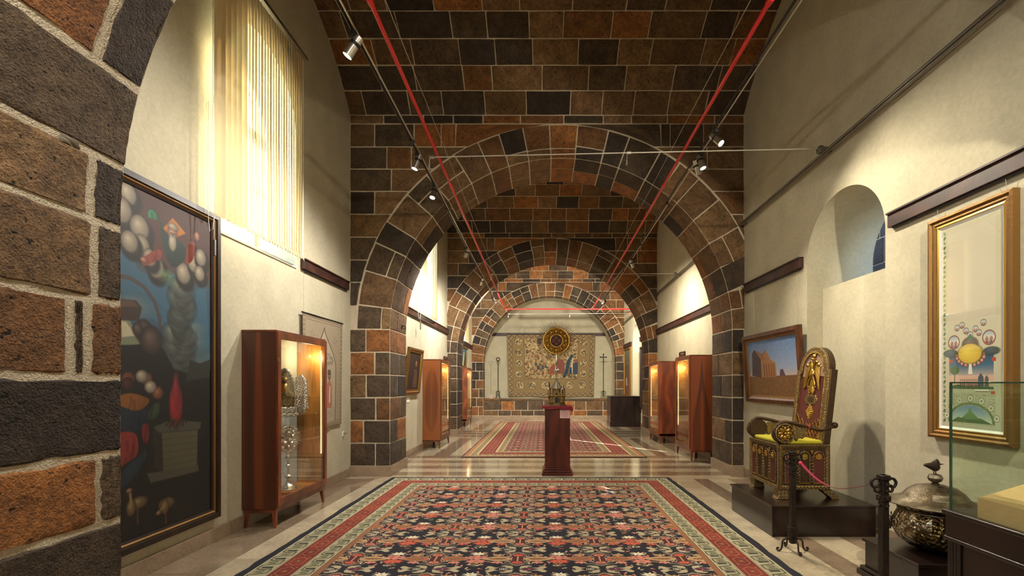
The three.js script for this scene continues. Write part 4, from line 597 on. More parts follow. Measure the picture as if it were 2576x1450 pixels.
framed('framed_scroll', 'tall illuminated scroll under glass in a broad gilt frame', 'picture', 1, 3.17, 3.03, 3.7, 1.03, 2.76, [[[0, 0], [0, 0.05], [0.02, 0.056], [0.032, 0.04], [0.05, 0.044], [0.062, 0.034]], [[0.062, 0.034], [0.075, 0.036], [0.08, 0.026]], [[0.08, 0.026], [0.1, 0.016], [0.1, 0.01]]], [M.giltFrame, M.gold, M.white], [700, 2048], (x, W, H) => {
  const r = rng(63); x.fillStyle = '#c9c2a4'; x.fillRect(0, 0, W, H); const Y = (f) => f * H;
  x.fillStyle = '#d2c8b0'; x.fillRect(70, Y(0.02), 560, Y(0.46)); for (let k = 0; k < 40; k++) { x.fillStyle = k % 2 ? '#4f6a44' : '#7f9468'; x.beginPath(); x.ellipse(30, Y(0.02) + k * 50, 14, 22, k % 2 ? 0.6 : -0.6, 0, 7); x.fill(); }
  const med = (a, b, q, c = '#7e4438') => { x.fillStyle = c; x.beginPath(); x.arc(a, b, q, 0, 7); x.fill(); x.fillStyle = grad(x, 0, b - q, 0, b + q, [0, '#7f9ab8'], [0.5, '#e0d6c2'], [1, '#6e3a34']); x.beginPath(); x.arc(a, b, q * 0.84, 0, 7); x.fill(); for (const k of [-1, 1]) { soft(x, a + k * q * 0.32, b + q * 0.1, q * 0.24, q * 0.26, '#d8b090', '#7a4438'); tri3(x, k < 0 ? '#8a3330' : '#3f4a68', [[a + k * q * 0.32 - q * 0.25, b + q * 0.7], [a + k * q * 0.32, b + q * 0.25], [a + k * q * 0.32 + q * 0.25, b + q * 0.7]]); } };
  for (const [a, b] of [[190, 0.51], [300, 0.53], [410, 0.525], [500, 0.5], [250, 0.5], [350, 0.55], [450, 0.545]]) med(a, Y(b), 34, '#5a3a36');
  med(150, Y(0.58), 74); med(560, Y(0.572), 74);
  soft(x, 350, Y(0.6), 110, 90, '#7a6a5c', '#59423c'); tri3(x, '#3f6a48', [[310, Y(0.57)], [350, Y(0.545)], [392, Y(0.57)], [350, Y(0.58)]]);
  x.fillStyle = grad(x, 0, Y(0.63), 0, Y(0.76), [0, '#274a68'], [0.5, '#3f6a86'], [1, '#d9b8a4']); x.fillRect(90, Y(0.635), 520, Y(0.13)); soft(x, 350, Y(0.645), 170, 120, '#f0d860', '#d8b440'); for (let k = 0; k < 11; k++) { const a = (k / 10) * Math.PI; soft(x, 350 + Math.cos(a) * 165, Y(0.645) + Math.sin(a) * 110, 24, 24, '#e6cda8', '#a85a50'); } for (const s of [-1, 1]) soft(x, 350 + s * 240, Y(0.635), 100, 46, '#4e5c7a', '#3d5348');
  tri3(x, '#e8e4d0', [[335, Y(0.69)], [365, Y(0.69)], [375, Y(0.74)], [325, Y(0.74)]]); x.fillStyle = '#d9b49e'; x.fillRect(90, Y(0.745), 520, Y(0.05)); x.fillStyle = '#4a6a3c'; x.beginPath(); x.ellipse(160, Y(0.72), 56, 44, 0, 0, 7); x.fill(); x.fillRect(154, Y(0.73), 12, Y(0.05)); tri3(x, '#46585e', [[430, Y(0.8)], [440, Y(0.755)], [470, Y(0.735)], [500, Y(0.755)], [505, Y(0.8)]]); tri3(x, '#5a6252', [[510, Y(0.8)], [515, Y(0.76)], [535, Y(0.745)], [556, Y(0.76)], [560, Y(0.8)]]); for (let k = 0; k < 9; k++) { tri3(x, ['#7e2f36', '#3d4668', '#6a3a44', '#8a5a3c'][k % 4], [[220 + k * 23, Y(0.805)], [232 + k * 23, Y(0.77)], [246 + k * 23, Y(0.805)]]); soft(x, 232 + k * 23, Y(0.768), 9, 10, '#e0b898', '#7a5040'); }
  tri3(x, '#3f5c34', [[90, Y(0.8)], [200, Y(0.79)], [300, Y(0.8)], [610, Y(0.8)], [610, Y(0.812)], [90, Y(0.812)]]); x.fillStyle = '#ece6d4'; x.fillRect(400, Y(0.812), 160, Y(0.008)); x.fillStyle = '#384040'; x.fillRect(410, Y(0.822), 160, 6);
  for (const [a, b] of [[90, 0.665], [590, 0.665], [90, 0.82], [580, 0.82]]) { x.fillStyle = '#c04a34'; x.fillRect(a, Y(b), 44, 36); }
  x.fillStyle = '#b8b498'; x.fillRect(70, Y(0.833), 560, Y(0.15)); for (let k = 0; k < 260; k++) { x.fillStyle = ['#8a9478', '#d6d0b8', '#7c8468'][k % 3]; x.beginPath(); x.arc(80 + r() * 540, Y(0.835 + r() * 0.15), 5, 0, 7); x.fill(); }
  x.fillStyle = grad(x, 0, Y(0.9), 0, Y(0.97), [0, '#6a93b4'], [1, '#dcdcc0']); x.beginPath(); x.ellipse(350, Y(0.975), 240, Y(0.085), 0, Math.PI, 0); x.fill(); x.lineWidth = 24; x.strokeStyle = '#5f7a4c'; x.beginPath(); x.ellipse(350, Y(0.975), 262, Y(0.093), 0, Math.PI, 0); x.stroke();
  for (let k = 0; k < 7; k++) { const a = Math.PI * (1.08 + (k * 0.84) / 6); x.fillStyle = '#e2dcc4'; x.beginPath(); x.arc(350 + Math.cos(a) * 300, Y(0.975) + Math.sin(a) * Y(0.118), 32, 0, 7); x.fill(); x.strokeStyle = '#56654a'; x.lineWidth = 5; x.stroke(); x.save(); x.translate(350 + Math.cos(a) * 300, Y(0.975) + Math.sin(a) * Y(0.118)); star(x, 6, 8, 22, '#7c8468', null); x.restore(); }
  tri3(x, '#5c8a4e', [[230, Y(0.96)], [320, Y(0.925)], [345, Y(0.9)], [375, Y(0.925)], [470, Y(0.96)]]); tri3(x, '#3c6638', [[110, Y(0.975)], [200, Y(0.95)], [330, Y(0.958)], [470, Y(0.95)], [600, Y(0.975)]]);
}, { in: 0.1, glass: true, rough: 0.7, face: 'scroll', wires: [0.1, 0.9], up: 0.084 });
framed('portrait_painting', 'dark figure painting in a gilt frame beside the second cabinet', 'painting', -1, -2.68, 8.75, 9.78, 1.25, 2.17, [[[0, 0], [0, 0.05], [0.04, 0.055], [0.06, 0.03]], [[0.06, 0.03], [0.085, 0.035], [0.09, 0.014]]], [M.giltFrame, M.gold], [400, 400], (x, W, H) => { x.fillStyle = grad(x, 0, 0, W, H, [0, '#3a2c22'], [0.5, '#2a1c16'], [1, '#150f0c']); x.fillRect(0, 0, W, H); soft(x, 270, 120, 40, 52, '#c4946c', '#4a2c1e'); tri3(x, '#5a3a30', [[200, 380], [230, 180], [310, 180], [350, 380]]); strokes(x, W, H, rng(6), 200, ['#6a4c34', '#181210'], 6, 40); }, { in: 0.09, tilt: 0.1 });
framed('colourful_painting', 'blue and green painting in a gilt frame above the far cabinet', 'painting', -1, -2.86, 15.6, 16.9, 2.03, 2.76, [[[0, 0], [0, 0.05], [0.05, 0.05], [0.07, 0.02]]], [M.giltFrame], [400, 300], (x, W, H) => { x.fillStyle = grad(x, 0, 0, 0, H, [0, '#3f6a80'], [0.5, '#2c4a3c'], [1, '#2a201c']); x.fillRect(0, 0, W, H); tri3(x, '#b9b48c', [[150, 300], [180, 60], [230, 60], [260, 300]]); tri3(x, '#5a7a3c', [[0, 300], [80, 160], [140, 300]]); strokes(x, W, H, rng(7), 200, ['#7fa0a8', '#1c2a20', '#a08a50'], 6, 30); }, { in: 0.07, tilt: 0.08 });
framed('far_gilt_painting', 'tall narrow gilt framed painting behind the black chest', 'painting', 1, 3.3, 17.0, 18.3, 0.95, 2.82, [[[0, 0], [0, 0.06], [0.06, 0.06], [0.09, 0.02]]], [M.giltFrame], [400, 600], (x, W, H) => { x.fillStyle = grad(x, 0, 0, 0, H, [0, '#5c6a5a'], [0.4, '#4c4838'], [1, '#5a3a20']); x.fillRect(0, 0, W, H); tri3(x, '#6a3a2c', [[120, 600], [160, 220], [240, 200], [300, 600]]); soft(x, 200, 180, 40, 50, '#d0a888', '#5a3a28'); tri3(x, '#c8beaa', [[90, 400], [150, 360], [170, 480], [110, 480]]); strokes(x, W, H, rng(8), 250, ['#7a7a5c', '#2c241c', '#8a6a40'], 7, 40); }, { in: 0.09 });
framed('dark_panel_painting', 'tall dark carved panel beside the second arch near the black chest', 'panel', 1, 3.3, 13.95, 15.27, 0.62, 2.66, [[[0, 0], [0, 0.06], [0.05, 0.06], [0.08, 0.02]]], [M.darkFrame], [400, 600], (x, W, H) => { x.fillStyle = '#241c18'; x.fillRect(0, 0, W, H); strokes(x, W, H, rng(9), 500, ['#4a3a30', '#120e0c', '#5a4a3c'], 7, 40); for (let k = 0; k < 6; k++) { x.strokeStyle = '#55443a'; x.lineWidth = 5; x.strokeRect(50, 40 + k * 92, 300, 76); } }, { in: 0.08 });
// hanging textiles
function hanging(name, label, w, h, pos, turn, tex, wave, n) {
  const t = thing(name, label, 'textile', pos, turn), g = new THREE.PlaneGeometry(w, h, 48, 30), p = g.attributes.position;
  for (let i = 0; i < p.count; i++) { const x = p.getX(i), y = p.getY(i), f = 0.5 - y / h; p.setZ(i, 0.03 + wave * (0.25 + f) * Math.sin(x * n + 1.3 * f) + wave * 0.4 * f * Math.sin(x * n * 2.3)); p.setX(i, x * (1 - 0.035 * f)); p.setY(i, y + 0.012 * f * Math.sin(x * 5)); }
  g.translate(0, h / 2, 0); g.computeVertexNormals(); const q = g.clone(); q.translate(0, 0, -0.006);
  part('cloth', g, S({ map: tex, roughness: 0.95, bumpMap: scaled(weaveBump, 10), bumpScale: 0.002, side: THREE.DoubleSide }), t); part('lining', q, S({ color: rgb(120, 104, 84), roughness: 1, side: THREE.DoubleSide }), t); return t;
}
{
  const tex = canvasTex(700, 900, (x, W, H) => {
    const r = rng(31); x.fillStyle = '#a3937a'; x.fillRect(0, 0, W, H); x.fillStyle = '#85725c'; for (let k = 0; k < 26; k++) { for (const a of [8, W - 34]) { x.beginPath(); x.arc(a + 13, 20 + k * 35, 12, 0, 7); x.fill(); } x.beginPath(); x.arc(20 + k * 27, 18, 10, 0, 7); x.fill(); x.beginPath(); x.arc(20 + k * 27, H - 18, 10, 0, 7); x.fill(); } x.strokeStyle = '#6e5c50'; x.lineWidth = 4; x.strokeRect(42, 40, W - 84, H - 80); x.strokeRect(4, 4, W - 8, H - 8);
    x.strokeStyle = '#5c5048'; x.lineWidth = 11; x.beginPath(); x.moveTo(140, 860); x.lineTo(140, 420); x.bezierCurveTo(140, 280, 300, 200, 352, 80); x.bezierCurveTo(400, 210, 570, 280, 566, 430); x.lineTo(566, 860); x.stroke(); x.fillStyle = '#b3a68c'; x.fill(); x.stroke();
    x.lineWidth = 3; for (let k = 0; k < 60; k++) { x.beginPath(); x.arc(200 + r() * 320, 300 + r() * 90, 14, Math.PI, 0); x.stroke(); } tri3(x, '#8f7f6a', [[330, 240], [352, 160], [374, 240]]); for (const [a, b] of [[150, 150], [550, 170]]) { x.save(); x.translate(a, b); star(x, 5, 12, 46, '#a3927a', '#6e5c50'); x.restore(); }
    for (const a of [300, 430]) { tri3(x, a < 400 ? '#a06a5c' : '#b5705f', [[a - 50, 740], [a - 40, 540], [a + 10, 500], [a + 55, 560], [a + 60, 750]]); tri3(x, '#c9bca4', [[a - 10, 700], [a, 560], [a + 26, 560], [a + 22, 700]]); soft(x, a + 4, 470, 32, 42, '#c8ac90', '#6e5444'); soft(x, a + 4, 445, 34, 26, '#7a6656', '#4e4038'); }
    x.strokeStyle = '#8a7866'; for (let k = 0; k < 120; k++) { x.lineWidth = 2; x.beginPath(); const a = 150 + r() * 400, b = 760 + r() * 90; x.moveTo(a, b); x.lineTo(a + 20, b - 16); x.stroke(); } strokes(x, W, H, r, 900, ['#8c7c68', '#cbbfa6', '#a0705f'], 3, 18);
  });
  const t = hanging('hanging_textile', 'pale embroidered textile with an arch and two robed figures behind the near cabinet', 1.14, 1.5, [-3.02, 0.85, -6.26], Math.PI / 2, tex, 0.008, 7); part('hanging_rod', rod(V(-0.58, 1.5, 0.03), V(0.58, 1.5, 0.03), 0.01), M.black, t); part('hanging_wires', [rod(V(-0.54, 1.5, 0.03), V(-0.54, 2.02, 0.03), 0.002, 0.002, 5), rod(V(0.54, 1.5, 0.03), V(0.54, 2.02, 0.03), 0.002, 0.002, 5)], M.wire, t);
  const big = canvasTex(1400, 1010, (x, W, H) => {
    const r = rng(32); x.fillStyle = '#96805e'; x.fillRect(0, 0, W, H); strokes(x, W, H, r, 3000, ['#8a7450', '#a89270', '#7a6444'], 3, 16);
    x.fillStyle = '#8a744f'; x.fillRect(80, 60, W - 160, H - 140); x.strokeStyle = '#4e3c28'; x.lineWidth = 5; for (const k of [6, 76]) x.strokeRect(k, k * 0.85, W - 2 * k, H - 1.75 * k); x.strokeStyle = '#54422c'; x.lineWidth = 10;
    for (const a of [42, W - 42]) { x.beginPath(); for (let k = 0; k <= 120; k++) x.lineTo(a + 20 * Math.sin(k * 0.6), (k / 120) * H); x.stroke(); } for (const b of [34, H - 36]) { x.beginPath(); for (let k = 0; k <= 160; k++) x.lineTo((k / 160) * W, b + 16 * Math.sin(k * 0.6)); x.stroke(); }
    const med = (a, b, q) => { x.fillStyle = '#a8946c'; x.beginPath(); x.arc(a, b, q, 0, 7); x.fill(); x.strokeStyle = '#5c4830'; x.lineWidth = 5; x.stroke(); for (let k = 0; k < 16; k++) { x.fillStyle = ['#6a5438', '#8a6e48', '#bda880', '#5e564a'][(r() * 4) | 0]; x.beginPath(); x.ellipse(a + (r() - 0.5) * q * 1.3, b + (r() - 0.5) * q * 1.2, 5 + r() * 10, 10 + r() * 12, r() * 3, 0, 7); x.fill(); } };
    for (let k = 0; k < 5; k++) { med(180, 120 + k * 172, 62); med(W - 180, 120 + k * 172, 62); } for (let k = 0; k < 6; k++) med(190 + k * 204, H - 190 + 0, 66);
    x.fillStyle = '#a48c64'; x.fillRect(270, 60, W - 540, 660); x.strokeStyle = '#4a3826'; x.lineWidth = 6; x.strokeRect(270, 60, W - 540, 660);
    for (let k = 0; k < 700; k++) { const a = 285 + r() * (W - 570), b = 75 + r() * 630; x.fillStyle = ['#5c4a34', '#c4b088', '#7a6444', '#4a463e', '#8c7048', '#6a5a44', '#b89c70', '#8a5a40'][(r() * 8) | 0]; x.beginPath(); x.ellipse(a, b, 4 + r() * 12, 8 + r() * 16, r() * 3, 0, 7); x.fill(); }
    tri3(x, '#8a4a38', [[640, 640], [690, 520], [750, 480], [790, 640]]); tri3(x, '#7e4a40', [[770, 420], [800, 400], [900, 410], [920, 560], [900, 640], [800, 640]]); tri3(x, '#2f4450', [[880, 700], [930, 560], [950, 440], [1020, 320], [1060, 330], [1000, 480], [980, 600], [930, 700]]); tri3(x, '#c9b690', [[985, 640], [1010, 540], [1060, 380], [1080, 380], [1050, 640]]); tri3(x, '#3c4858', [[1050, 640], [1050, 460], [1130, 450], [1130, 640]]); tri3(x, '#32404c', [[990, 640], [1000, 540], [1030, 520], [1040, 640]]); tri3(x, '#8a5a48', [[1050, 450], [1060, 400], [1130, 400], [1130, 450]]); for (const [a, b] of [[540, 560], [590, 540], [430, 500], [470, 560]]) tri3(x, '#3c4450', [[a, b], [a + 20, b - 70], [a + 50, b]]);
    tri3(x, '#3f3c38', [[480, 60], [560, 60], [545, 160], [470, 150]]); strokes(x, W, H, r, 2500, ['#4a3a28', '#c0aa80', '#7a6a4c'], 2, 12);
  });
  const tp = hanging('tapestry', 'huge tan tapestry with medallion borders hanging in the end recess', 4.12, 2.92, [0.4, 0.83, -21.43], 0, big, 0.035, 2.2); part('hanging_rod', rod(V(-2.06, 2.92, 0.03), V(2.06, 2.92, 0.03), 0.014), M.darkFrame, tp);
}
// ------------------------------------------------------------------ display cabinets
const taper = (x, z, sx, sz, h, a = 0.02, b = 0.012) => { const g = new THREE.CylinderGeometry(a * 1.5, b * 1.3, h, 4); g.rotateY(Math.PI / 4); const p = g.attributes.position; for (let i = 0; i < p.count; i++) { const f = 0.5 - p.getY(i) / h; p.setX(i, p.getX(i) + sx * f); p.setZ(i, p.getZ(i) + sz * f); } return fin(g.translate(x, h / 2, z), false, 0.3); };
function cabinet(label, s, X, Z0, Z1, D, wood, o = {}) {
  const W = Z1 - Z0, H = 2.0, b = 0.19, t = thing('display_cabinet', label, 'cabinet', [X, 0, -(Z0 + Z1) / 2], s < 0 ? Math.PI / 2 : -Math.PI / 2, 'glazed wooden display cabinets'), T = 0.022, f = s < 0 ? 1 : -1;
  for (const q of [-1, 1]) { part('side_panel', bx(q < 0 ? -W / 2 : W / 2 - T, q < 0 ? -W / 2 + T : W / 2, b, H - 0.02, 0, D, 0.004), wood, t); part('side_lining', bx(q < 0 ? -W / 2 + T : W / 2 - T - 0.004, q < 0 ? -W / 2 + T + 0.004 : W / 2 - T, b + 0.06, H - 0.05, 0.02, D - 0.04, 0), M.honey, t); }
  if (o.veneer) { const g = new THREE.PlaneGeometry(D - 0.004, H - b - 0.024).toNonIndexed(); g.rotateY(f > 0 ? -Math.PI / 2 : Math.PI / 2); g.translate(-f * (W / 2 + 0.0012), (H + b - 0.02) / 2, D / 2); part('side_veneer', g, o.veneer, t); }
  part('top_panel', bx(-W / 2 - 0.006, W / 2 + 0.006, H - 0.022, H, 0, D + 0.006, 0.004), wood, t); part('bottom_panel', bx(-W / 2, W / 2, b, b + 0.05, 0, D, 0.004), wood, t); part('display_floor', bx(-W / 2 + T, W / 2 - T, b + 0.05, b + 0.06, 0.01, D - 0.035, 0), M.honey, t);
  part('back_panel', bx(-W / 2 + T, W / 2 - T, b + 0.05, H - 0.02, 0, 0.012, 0), o.back ?? M.honey, t);
  const door = part('door_frame', [bx(-W / 2, -W / 2 + 0.055, b + 0.03, H - 0.022, D - 0.002, D + 0.02, 0.003), bx(W / 2 - 0.055, W / 2, b + 0.03, H - 0.022, D - 0.002, D + 0.02, 0.003), bx(-W / 2 + 0.055, W / 2 - 0.055, H - 0.09, H - 0.022, D - 0.002, D + 0.02, 0.003), bx(-W / 2 + 0.055, W / 2 - 0.055, b + 0.03, b + 0.1, D - 0.002, D + 0.02, 0.003)], wood, t);
  part('glass_pane', bx(-W / 2 + 0.055, W / 2 - 0.055, b + 0.1, H - 0.09, D + 0.006, D + 0.01, 0), M.glass, door); part('hinges', [cb(0.012, 0.05, 0.012, -f * (W / 2 - 0.004), 0.5, D + 0.02, 0.002), cb(0.012, 0.05, 0.012, -f * (W / 2 - 0.004), 1.7, D + 0.02, 0.002)], M.bronze, door); part('keyhole', ball(0.007, f * (W / 2 - 0.025), 1.05, D + 0.021), M.bronze, door);
  part('apron', [bx(-W / 2 + 0.015, W / 2 - 0.015, b - 0.04, b, D - 0.05, D - 0.012, 0.003), bx(-W / 2 + 0.015, -W / 2 + 0.05, b - 0.04, b, 0.03, D - 0.03, 0.003), bx(W / 2 - 0.05, W / 2 - 0.015, b - 0.04, b, 0.03, D - 0.03, 0.003)], wood, t);
  for (const q of [-1, 1]) for (const k of [0, 1]) part('leg', taper(q * (W / 2 - 0.035), k ? D - 0.035 : 0.04, q * 0.02, k ? 0.015 : -0.01, b), wood, t);
  for (const y of o.shelves ?? [1.1]) part('glass_shelf', bx(-W / 2 + T + 0.004, W / 2 - T - 0.004, y - 0.008, y, 0.014, D - 0.06, 0), M.glass, t);
  part('light_strip', bx(f * (W / 2 - 0.045) - 0.006, f * (W / 2 - 0.045) + 0.006, 0.6, H - 0.14, D - 0.035, D - 0.027, 0.002), M.stripGlow, t);
  const L = new THREE.PointLight(new THREE.Color(1, 0.74, 0.32), o.power ?? 0.55, 0, 2); L.position.set(f * (W / 2 - 0.14), H - 0.22, D - 0.12); L.castShadow = true; L.shadow.radius = 2; t.add(L);
  part('cabinet_lamp', fin(new THREE.SphereGeometry(0.012, 8, 6).translate(f * (W / 2 - 0.14), H - 0.22, D - 0.12)), M.stripGlow, t);
  if (o.crest) part('crest', moulding(0.34, 0.1, [[0, 0], [0, 0.03], [0.02, 0.035], [0.03, 0.01]]).translate(f * (W / 2 - 0.3), H + 0.05, D - 0.05), M.brownFrame, t), part('crest_panel', cb(0.3, 0.06, 0.02, f * (W / 2 - 0.3), H + 0.032, D - 0.05, 0.003), wood, t);
  return t;
}
const veneer = (base, draw) => PH({ map: canvasTex(256, 1024, (x, W, H) => { const r = rng(17); x.fillStyle = base; x.fillRect(0, 0, W, H); draw(x, W, H, r); x.filter = 'blur(7px)'; x.drawImage(x.canvas, 0, 0); x.filter = 'none'; for (let k = 0; k < 900; k++) { x.strokeStyle = ['#2a1208', '#8a4a24', '#5a2a14'][k % 3]; x.globalAlpha = 0.1; x.lineWidth = 1 + r() * 1.5; const a = r() * W, b = r() * H; x.beginPath(); x.moveTo(a, b); x.lineTo(a + (r() - 0.5) * 8, b + 60 + r() * 120); x.stroke(); } x.globalAlpha = 1; }), roughness: 0.38, clearcoat: 0.35, clearcoatRoughness: 0.25 });
const figOval = veneer('#8a4c22', (x, W, H, r) => { for (let k = 0; k < 26; k++) { x.strokeStyle = k % 3 ? '#3c1c0e' : '#6a3818'; x.globalAlpha = 0.32; x.lineWidth = 5 + r() * 6; x.beginPath(); x.ellipse(W * 0.5, H * 0.5, 10 + k * 3.4, 60 + k * 14, 0.02, 0, 7); x.stroke(); } x.globalAlpha = 1; });
const figPoint = veneer('#934620', (x, W, H, r) => { for (let k = 0; k < 22; k++) { const w = 12 + k * 4.2, y = 20 + k * 16; x.strokeStyle = k % 3 ? '#3c180c' : '#6e3216'; x.globalAlpha = 0.34; x.lineWidth = 6 + r() * 6; x.beginPath(); x.moveTo(W * 0.5 - w, H); x.bezierCurveTo(W * 0.5 - w - 10, H * 0.6, W * 0.5 - w, H * 0.3 + y, W * 0.5, y); x.bezierCurveTo(W * 0.5 + w, H * 0.3 + y, W * 0.5 + w + 10, H * 0.6, W * 0.5 + w, H); x.stroke(); } x.globalAlpha = 1; });
const figStripe = veneer('#5a2a16', (x, W, H, r) => { for (let k = 0; k < 40; k++) { const a = r() * W; x.fillStyle = r() < 0.5 ? '#3a180c' : '#44200f'; x.globalAlpha = 0.3; x.fillRect(a, 0, 10 + r() * 26, H); } x.globalAlpha = 0.5; x.fillStyle = '#96481f'; x.beginPath(); x.moveTo(110, 0); x.quadraticCurveTo(80, 500, 95, H); x.lineTo(160, H); x.quadraticCurveTo(165, 400, 138, 0); x.fill(); x.globalAlpha = 1; });
const paleBack = S({ color: rgb(168, 176, 182), roughness: 0.7 });
cabinet('tall walnut display cabinet with a silver monstrance inside, beside the huge painting', -1, -3.03, 4.6, 5.64, 0.35, M.walnut, { back: paleBack, power: 0.55, veneer: figStripe });
cabinet('walnut cabinet with an oval dark veneer figure under the second window', -1, -2.68, 10.2, 11.2, 0.4, M.walnut, { crest: true, veneer: figOval });
cabinet('walnut cabinet with a dark pointed veneer figure, facing the second window', 1, 3.22, 8.62, 9.55, 0.43, M.walnutRed, { crest: true, veneer: figPoint });
cabinet('plain reddish cabinet standing farther back in the second bay', 1, 3.22, 11.05, 12.05, 0.4, M.walnutRed, {});
cabinet('narrow looking dark cabinet far back beyond the second arch', -1, -2.86, 15.5, 16.6, 0.28, M.walnut, { back: paleBack });
// contents of the cabinets
function monstrance(pos, turn, k, label) {
  const t = thing('monstrance', label, 'monstrance', pos, turn);
  part('foot', lathe([[0.001, 0], [0.1, 0], [0.102, 0.012], [0.085, 0.02], [0.082, 0.03], [0.06, 0.04], [0.03, 0.06], [0.016, 0.085]].map(([a, b]) => [a * k, b * k])), M.silverPlain, t);
  part('stem', lathe([[0.016, 0.08], [0.013, 0.12], [0.03, 0.135], [0.032, 0.15], [0.014, 0.165], [0.012, 0.24], [0.022, 0.25], [0.022, 0.265], [0.012, 0.275], [0.012, 0.32], [0.026, 0.335], [0.026, 0.36], [0.014, 0.375], [0.012, 0.42]].map(([a, b]) => [a * k, b * k])), M.silverPlain, t);
  const R = 0.1 * k, cy = 0.55 * k, oval = (g) => { g.scale(1, 1.35, 1); g.translate(0, cy, 0); return g; };
  part('oval_disc', oval(fin(new THREE.CylinderGeometry(R, R, 0.014, 36).rotateX(Math.PI / 2))), M.silver, t); part('beaded_rim', oval(fin(new THREE.TorusGeometry(R, 0.009, 8, 40))), M.silverPlain, t);
  for (let i = 0; i < 44; i++) { const a = (i / 44) * 6.2832, l = 0.035 * k; part('ray', fin(new THREE.ConeGeometry(0.006 * k, l, 5).translate(0, R + l / 2 + 0.004, 0).rotateZ(a).scale(1, 1.25, 1).translate(0, cy, 0)), M.silverPlain, t); }
  for (const [x, y, q] of [[0, 0.06, 0.03], [0.045, 0.03, 0.022], [-0.045, 0.03, 0.022], [0.03, -0.05, 0.03], [-0.035, -0.04, 0.026], [0, -0.085, 0.028], [0.01, -0.01, 0.02], [-0.05, 0.07, 0.014], [0.05, 0.075, 0.014]]) part('figure_relief', ball(q * k, x * k, cy + y * k, 0.01, 1.1), M.silver, t);
  return t;
}
{ const w = thing('wooden_slab', 'small pale wooden slab under the silver monstrance', 'slab', [-2.83, 0.25, -5.08], 0.15); part('slab', bx(-0.13, 0.13, 0, 0.03, -0.14, 0.14, 0.004), M.honey, w); }
monstrance([-2.83, 0.28, -5.08], 0.75, 1.02, 'silver oval sunburst monstrance in the near cabinet');
{
  const t = thing('silver_icon', 'silver gilt folding icon on the shelf of the near cabinet', 'icon', [-2.85, 1.1, -5.05], 0.85); const door = new THREE.Shape(); door.moveTo(-0.1, 0); door.lineTo(0.1, 0); door.lineTo(0.1, 0.22); door.quadraticCurveTo(0.1, 0.33, 0, 0.42); door.quadraticCurveTo(-0.1, 0.33, -0.1, 0.22); door.closePath();
  part('foot', [bx(-0.13, 0.13, 0, 0.03, -0.06, 0.06, 0.006), bx(-0.11, 0.11, 0.03, 0.1, -0.045, 0.045, 0.012)], M.silver, t); part('centre_leaf', extr(door, 0.02, 0.006).translate(0, 0.1, -0.02), M.goldRelief, t);
  part('arched_rim', tube([[-0.1, 0.1, 0.01], [-0.1, 0.32, 0.01], [-0.06, 0.45, 0.01], [0, 0.52, 0.01], [0.06, 0.45, 0.01], [0.1, 0.32, 0.01], [0.1, 0.1, 0.01]], 0.012, 40), M.silver, t); part('figure_relief', [ball(0.03, 0, 0.4, 0.012), ball(0.045, 0, 0.3, 0.006, 1.5), ball(0.022, -0.05, 0.25, 0.01), ball(0.022, 0.05, 0.25, 0.01)], M.gold, t);
  const wing = extr(poly([[0, 0], [0.13, -0.02], [0.1, 0.3], [0.06, 0.36], [0, 0.32]]), 0.014, 0.005); wing.rotateY(-0.7); wing.translate(0.12, 0.1, 0); part('side_leaf', fin(wing), M.silver, t);
  const b = thing('silver_bird_vessel', 'silver dove shaped vessel on the glass shelf of the near cabinet', 'vessel', [-2.82, 1.1, -5.38], 0.5); const bird = lathe([[0.001, 0], [0.02, 0.005], [0.035, 0.05], [0.042, 0.1], [0.036, 0.15], [0.022, 0.18], [0.026, 0.2], [0.022, 0.225], [0.001, 0.235]], 18); bird.rotateZ(0.25); part('body', fin(bird), M.silver, b); part('beak', fin(new THREE.ConeGeometry(0.009, 0.03, 8).rotateZ(Math.PI / 2).translate(-0.085, 0.2, 0)), M.silverPlain, b); part('wing', [extr(poly([[0, 0.05], [0.03, 0.16], [-0.02, 0.18], [-0.05, 0.12]]), 0.006, 0.003).translate(0.0, 0, 0.034), extr(poly([[0, 0.05], [0.03, 0.16], [-0.02, 0.18], [-0.05, 0.12]]), 0.006, 0.003).translate(0, 0, -0.042)], M.silver, b); part('tail', extr(poly([[0.0, 0.0], [0.03, 0.02], [0.02, 0.09], [-0.01, 0.06]]), 0.03, 0.003).translate(0.0, 0, -0.015), M.silver, b);
}
function vessel(pos, prof, mat, label, name = 'silver_vessel') { const t = thing(name, label, 'vessel', pos); part('bowl', lathe(prof, 20), mat, t); part('rim_band', fin(new THREE.TorusGeometry(prof[prof.length - 2][0], 0.005, 6, 24).rotateX(Math.PI / 2).translate(0, prof[prof.length - 2][1], 0)), M.gold, t); return t; }
const chalice = [[0.001, 0], [0.06, 0], [0.05, 0.015], [0.012, 0.04], [0.012, 0.1], [0.022, 0.11], [0.012, 0.125], [0.02, 0.14], [0.05, 0.18], [0.055, 0.24], [0.05, 0.242]], bell = [[0.001, 0], [0.08, 0], [0.078, 0.03], [0.05, 0.05], [0.05, 0.08], [0.035, 0.1], [0.03, 0.14], [0.015, 0.2], [0.008, 0.26], [0.001, 0.27]];
vessel([-2.5, 0.25, -10.6], chalice, M.silverPlain, 'small silver chalice low in the oval figured cabinet'); vessel([-2.47, 1.1, -10.55], bell, M.silver, 'silver covered vessel on the shelf of the oval figured cabinet');
vessel([2.97, 1.1, -8.85], bell, M.silverPlain, 'tall silver bell shaped crown on the shelf of the cabinet facing the second window'); vessel([2.95, 0.25, -8.95], chalice, M.silver, 'silver chalice at the bottom of the cabinet facing the second window'); vessel([3.0, 0.25, -11.4], chalice, M.silver, 'silver chalice in the plain reddish cabinet'); vessel([-2.72, 1.1, -15.9], chalice, M.silver, 'silver chalice in the far dark cabinet');
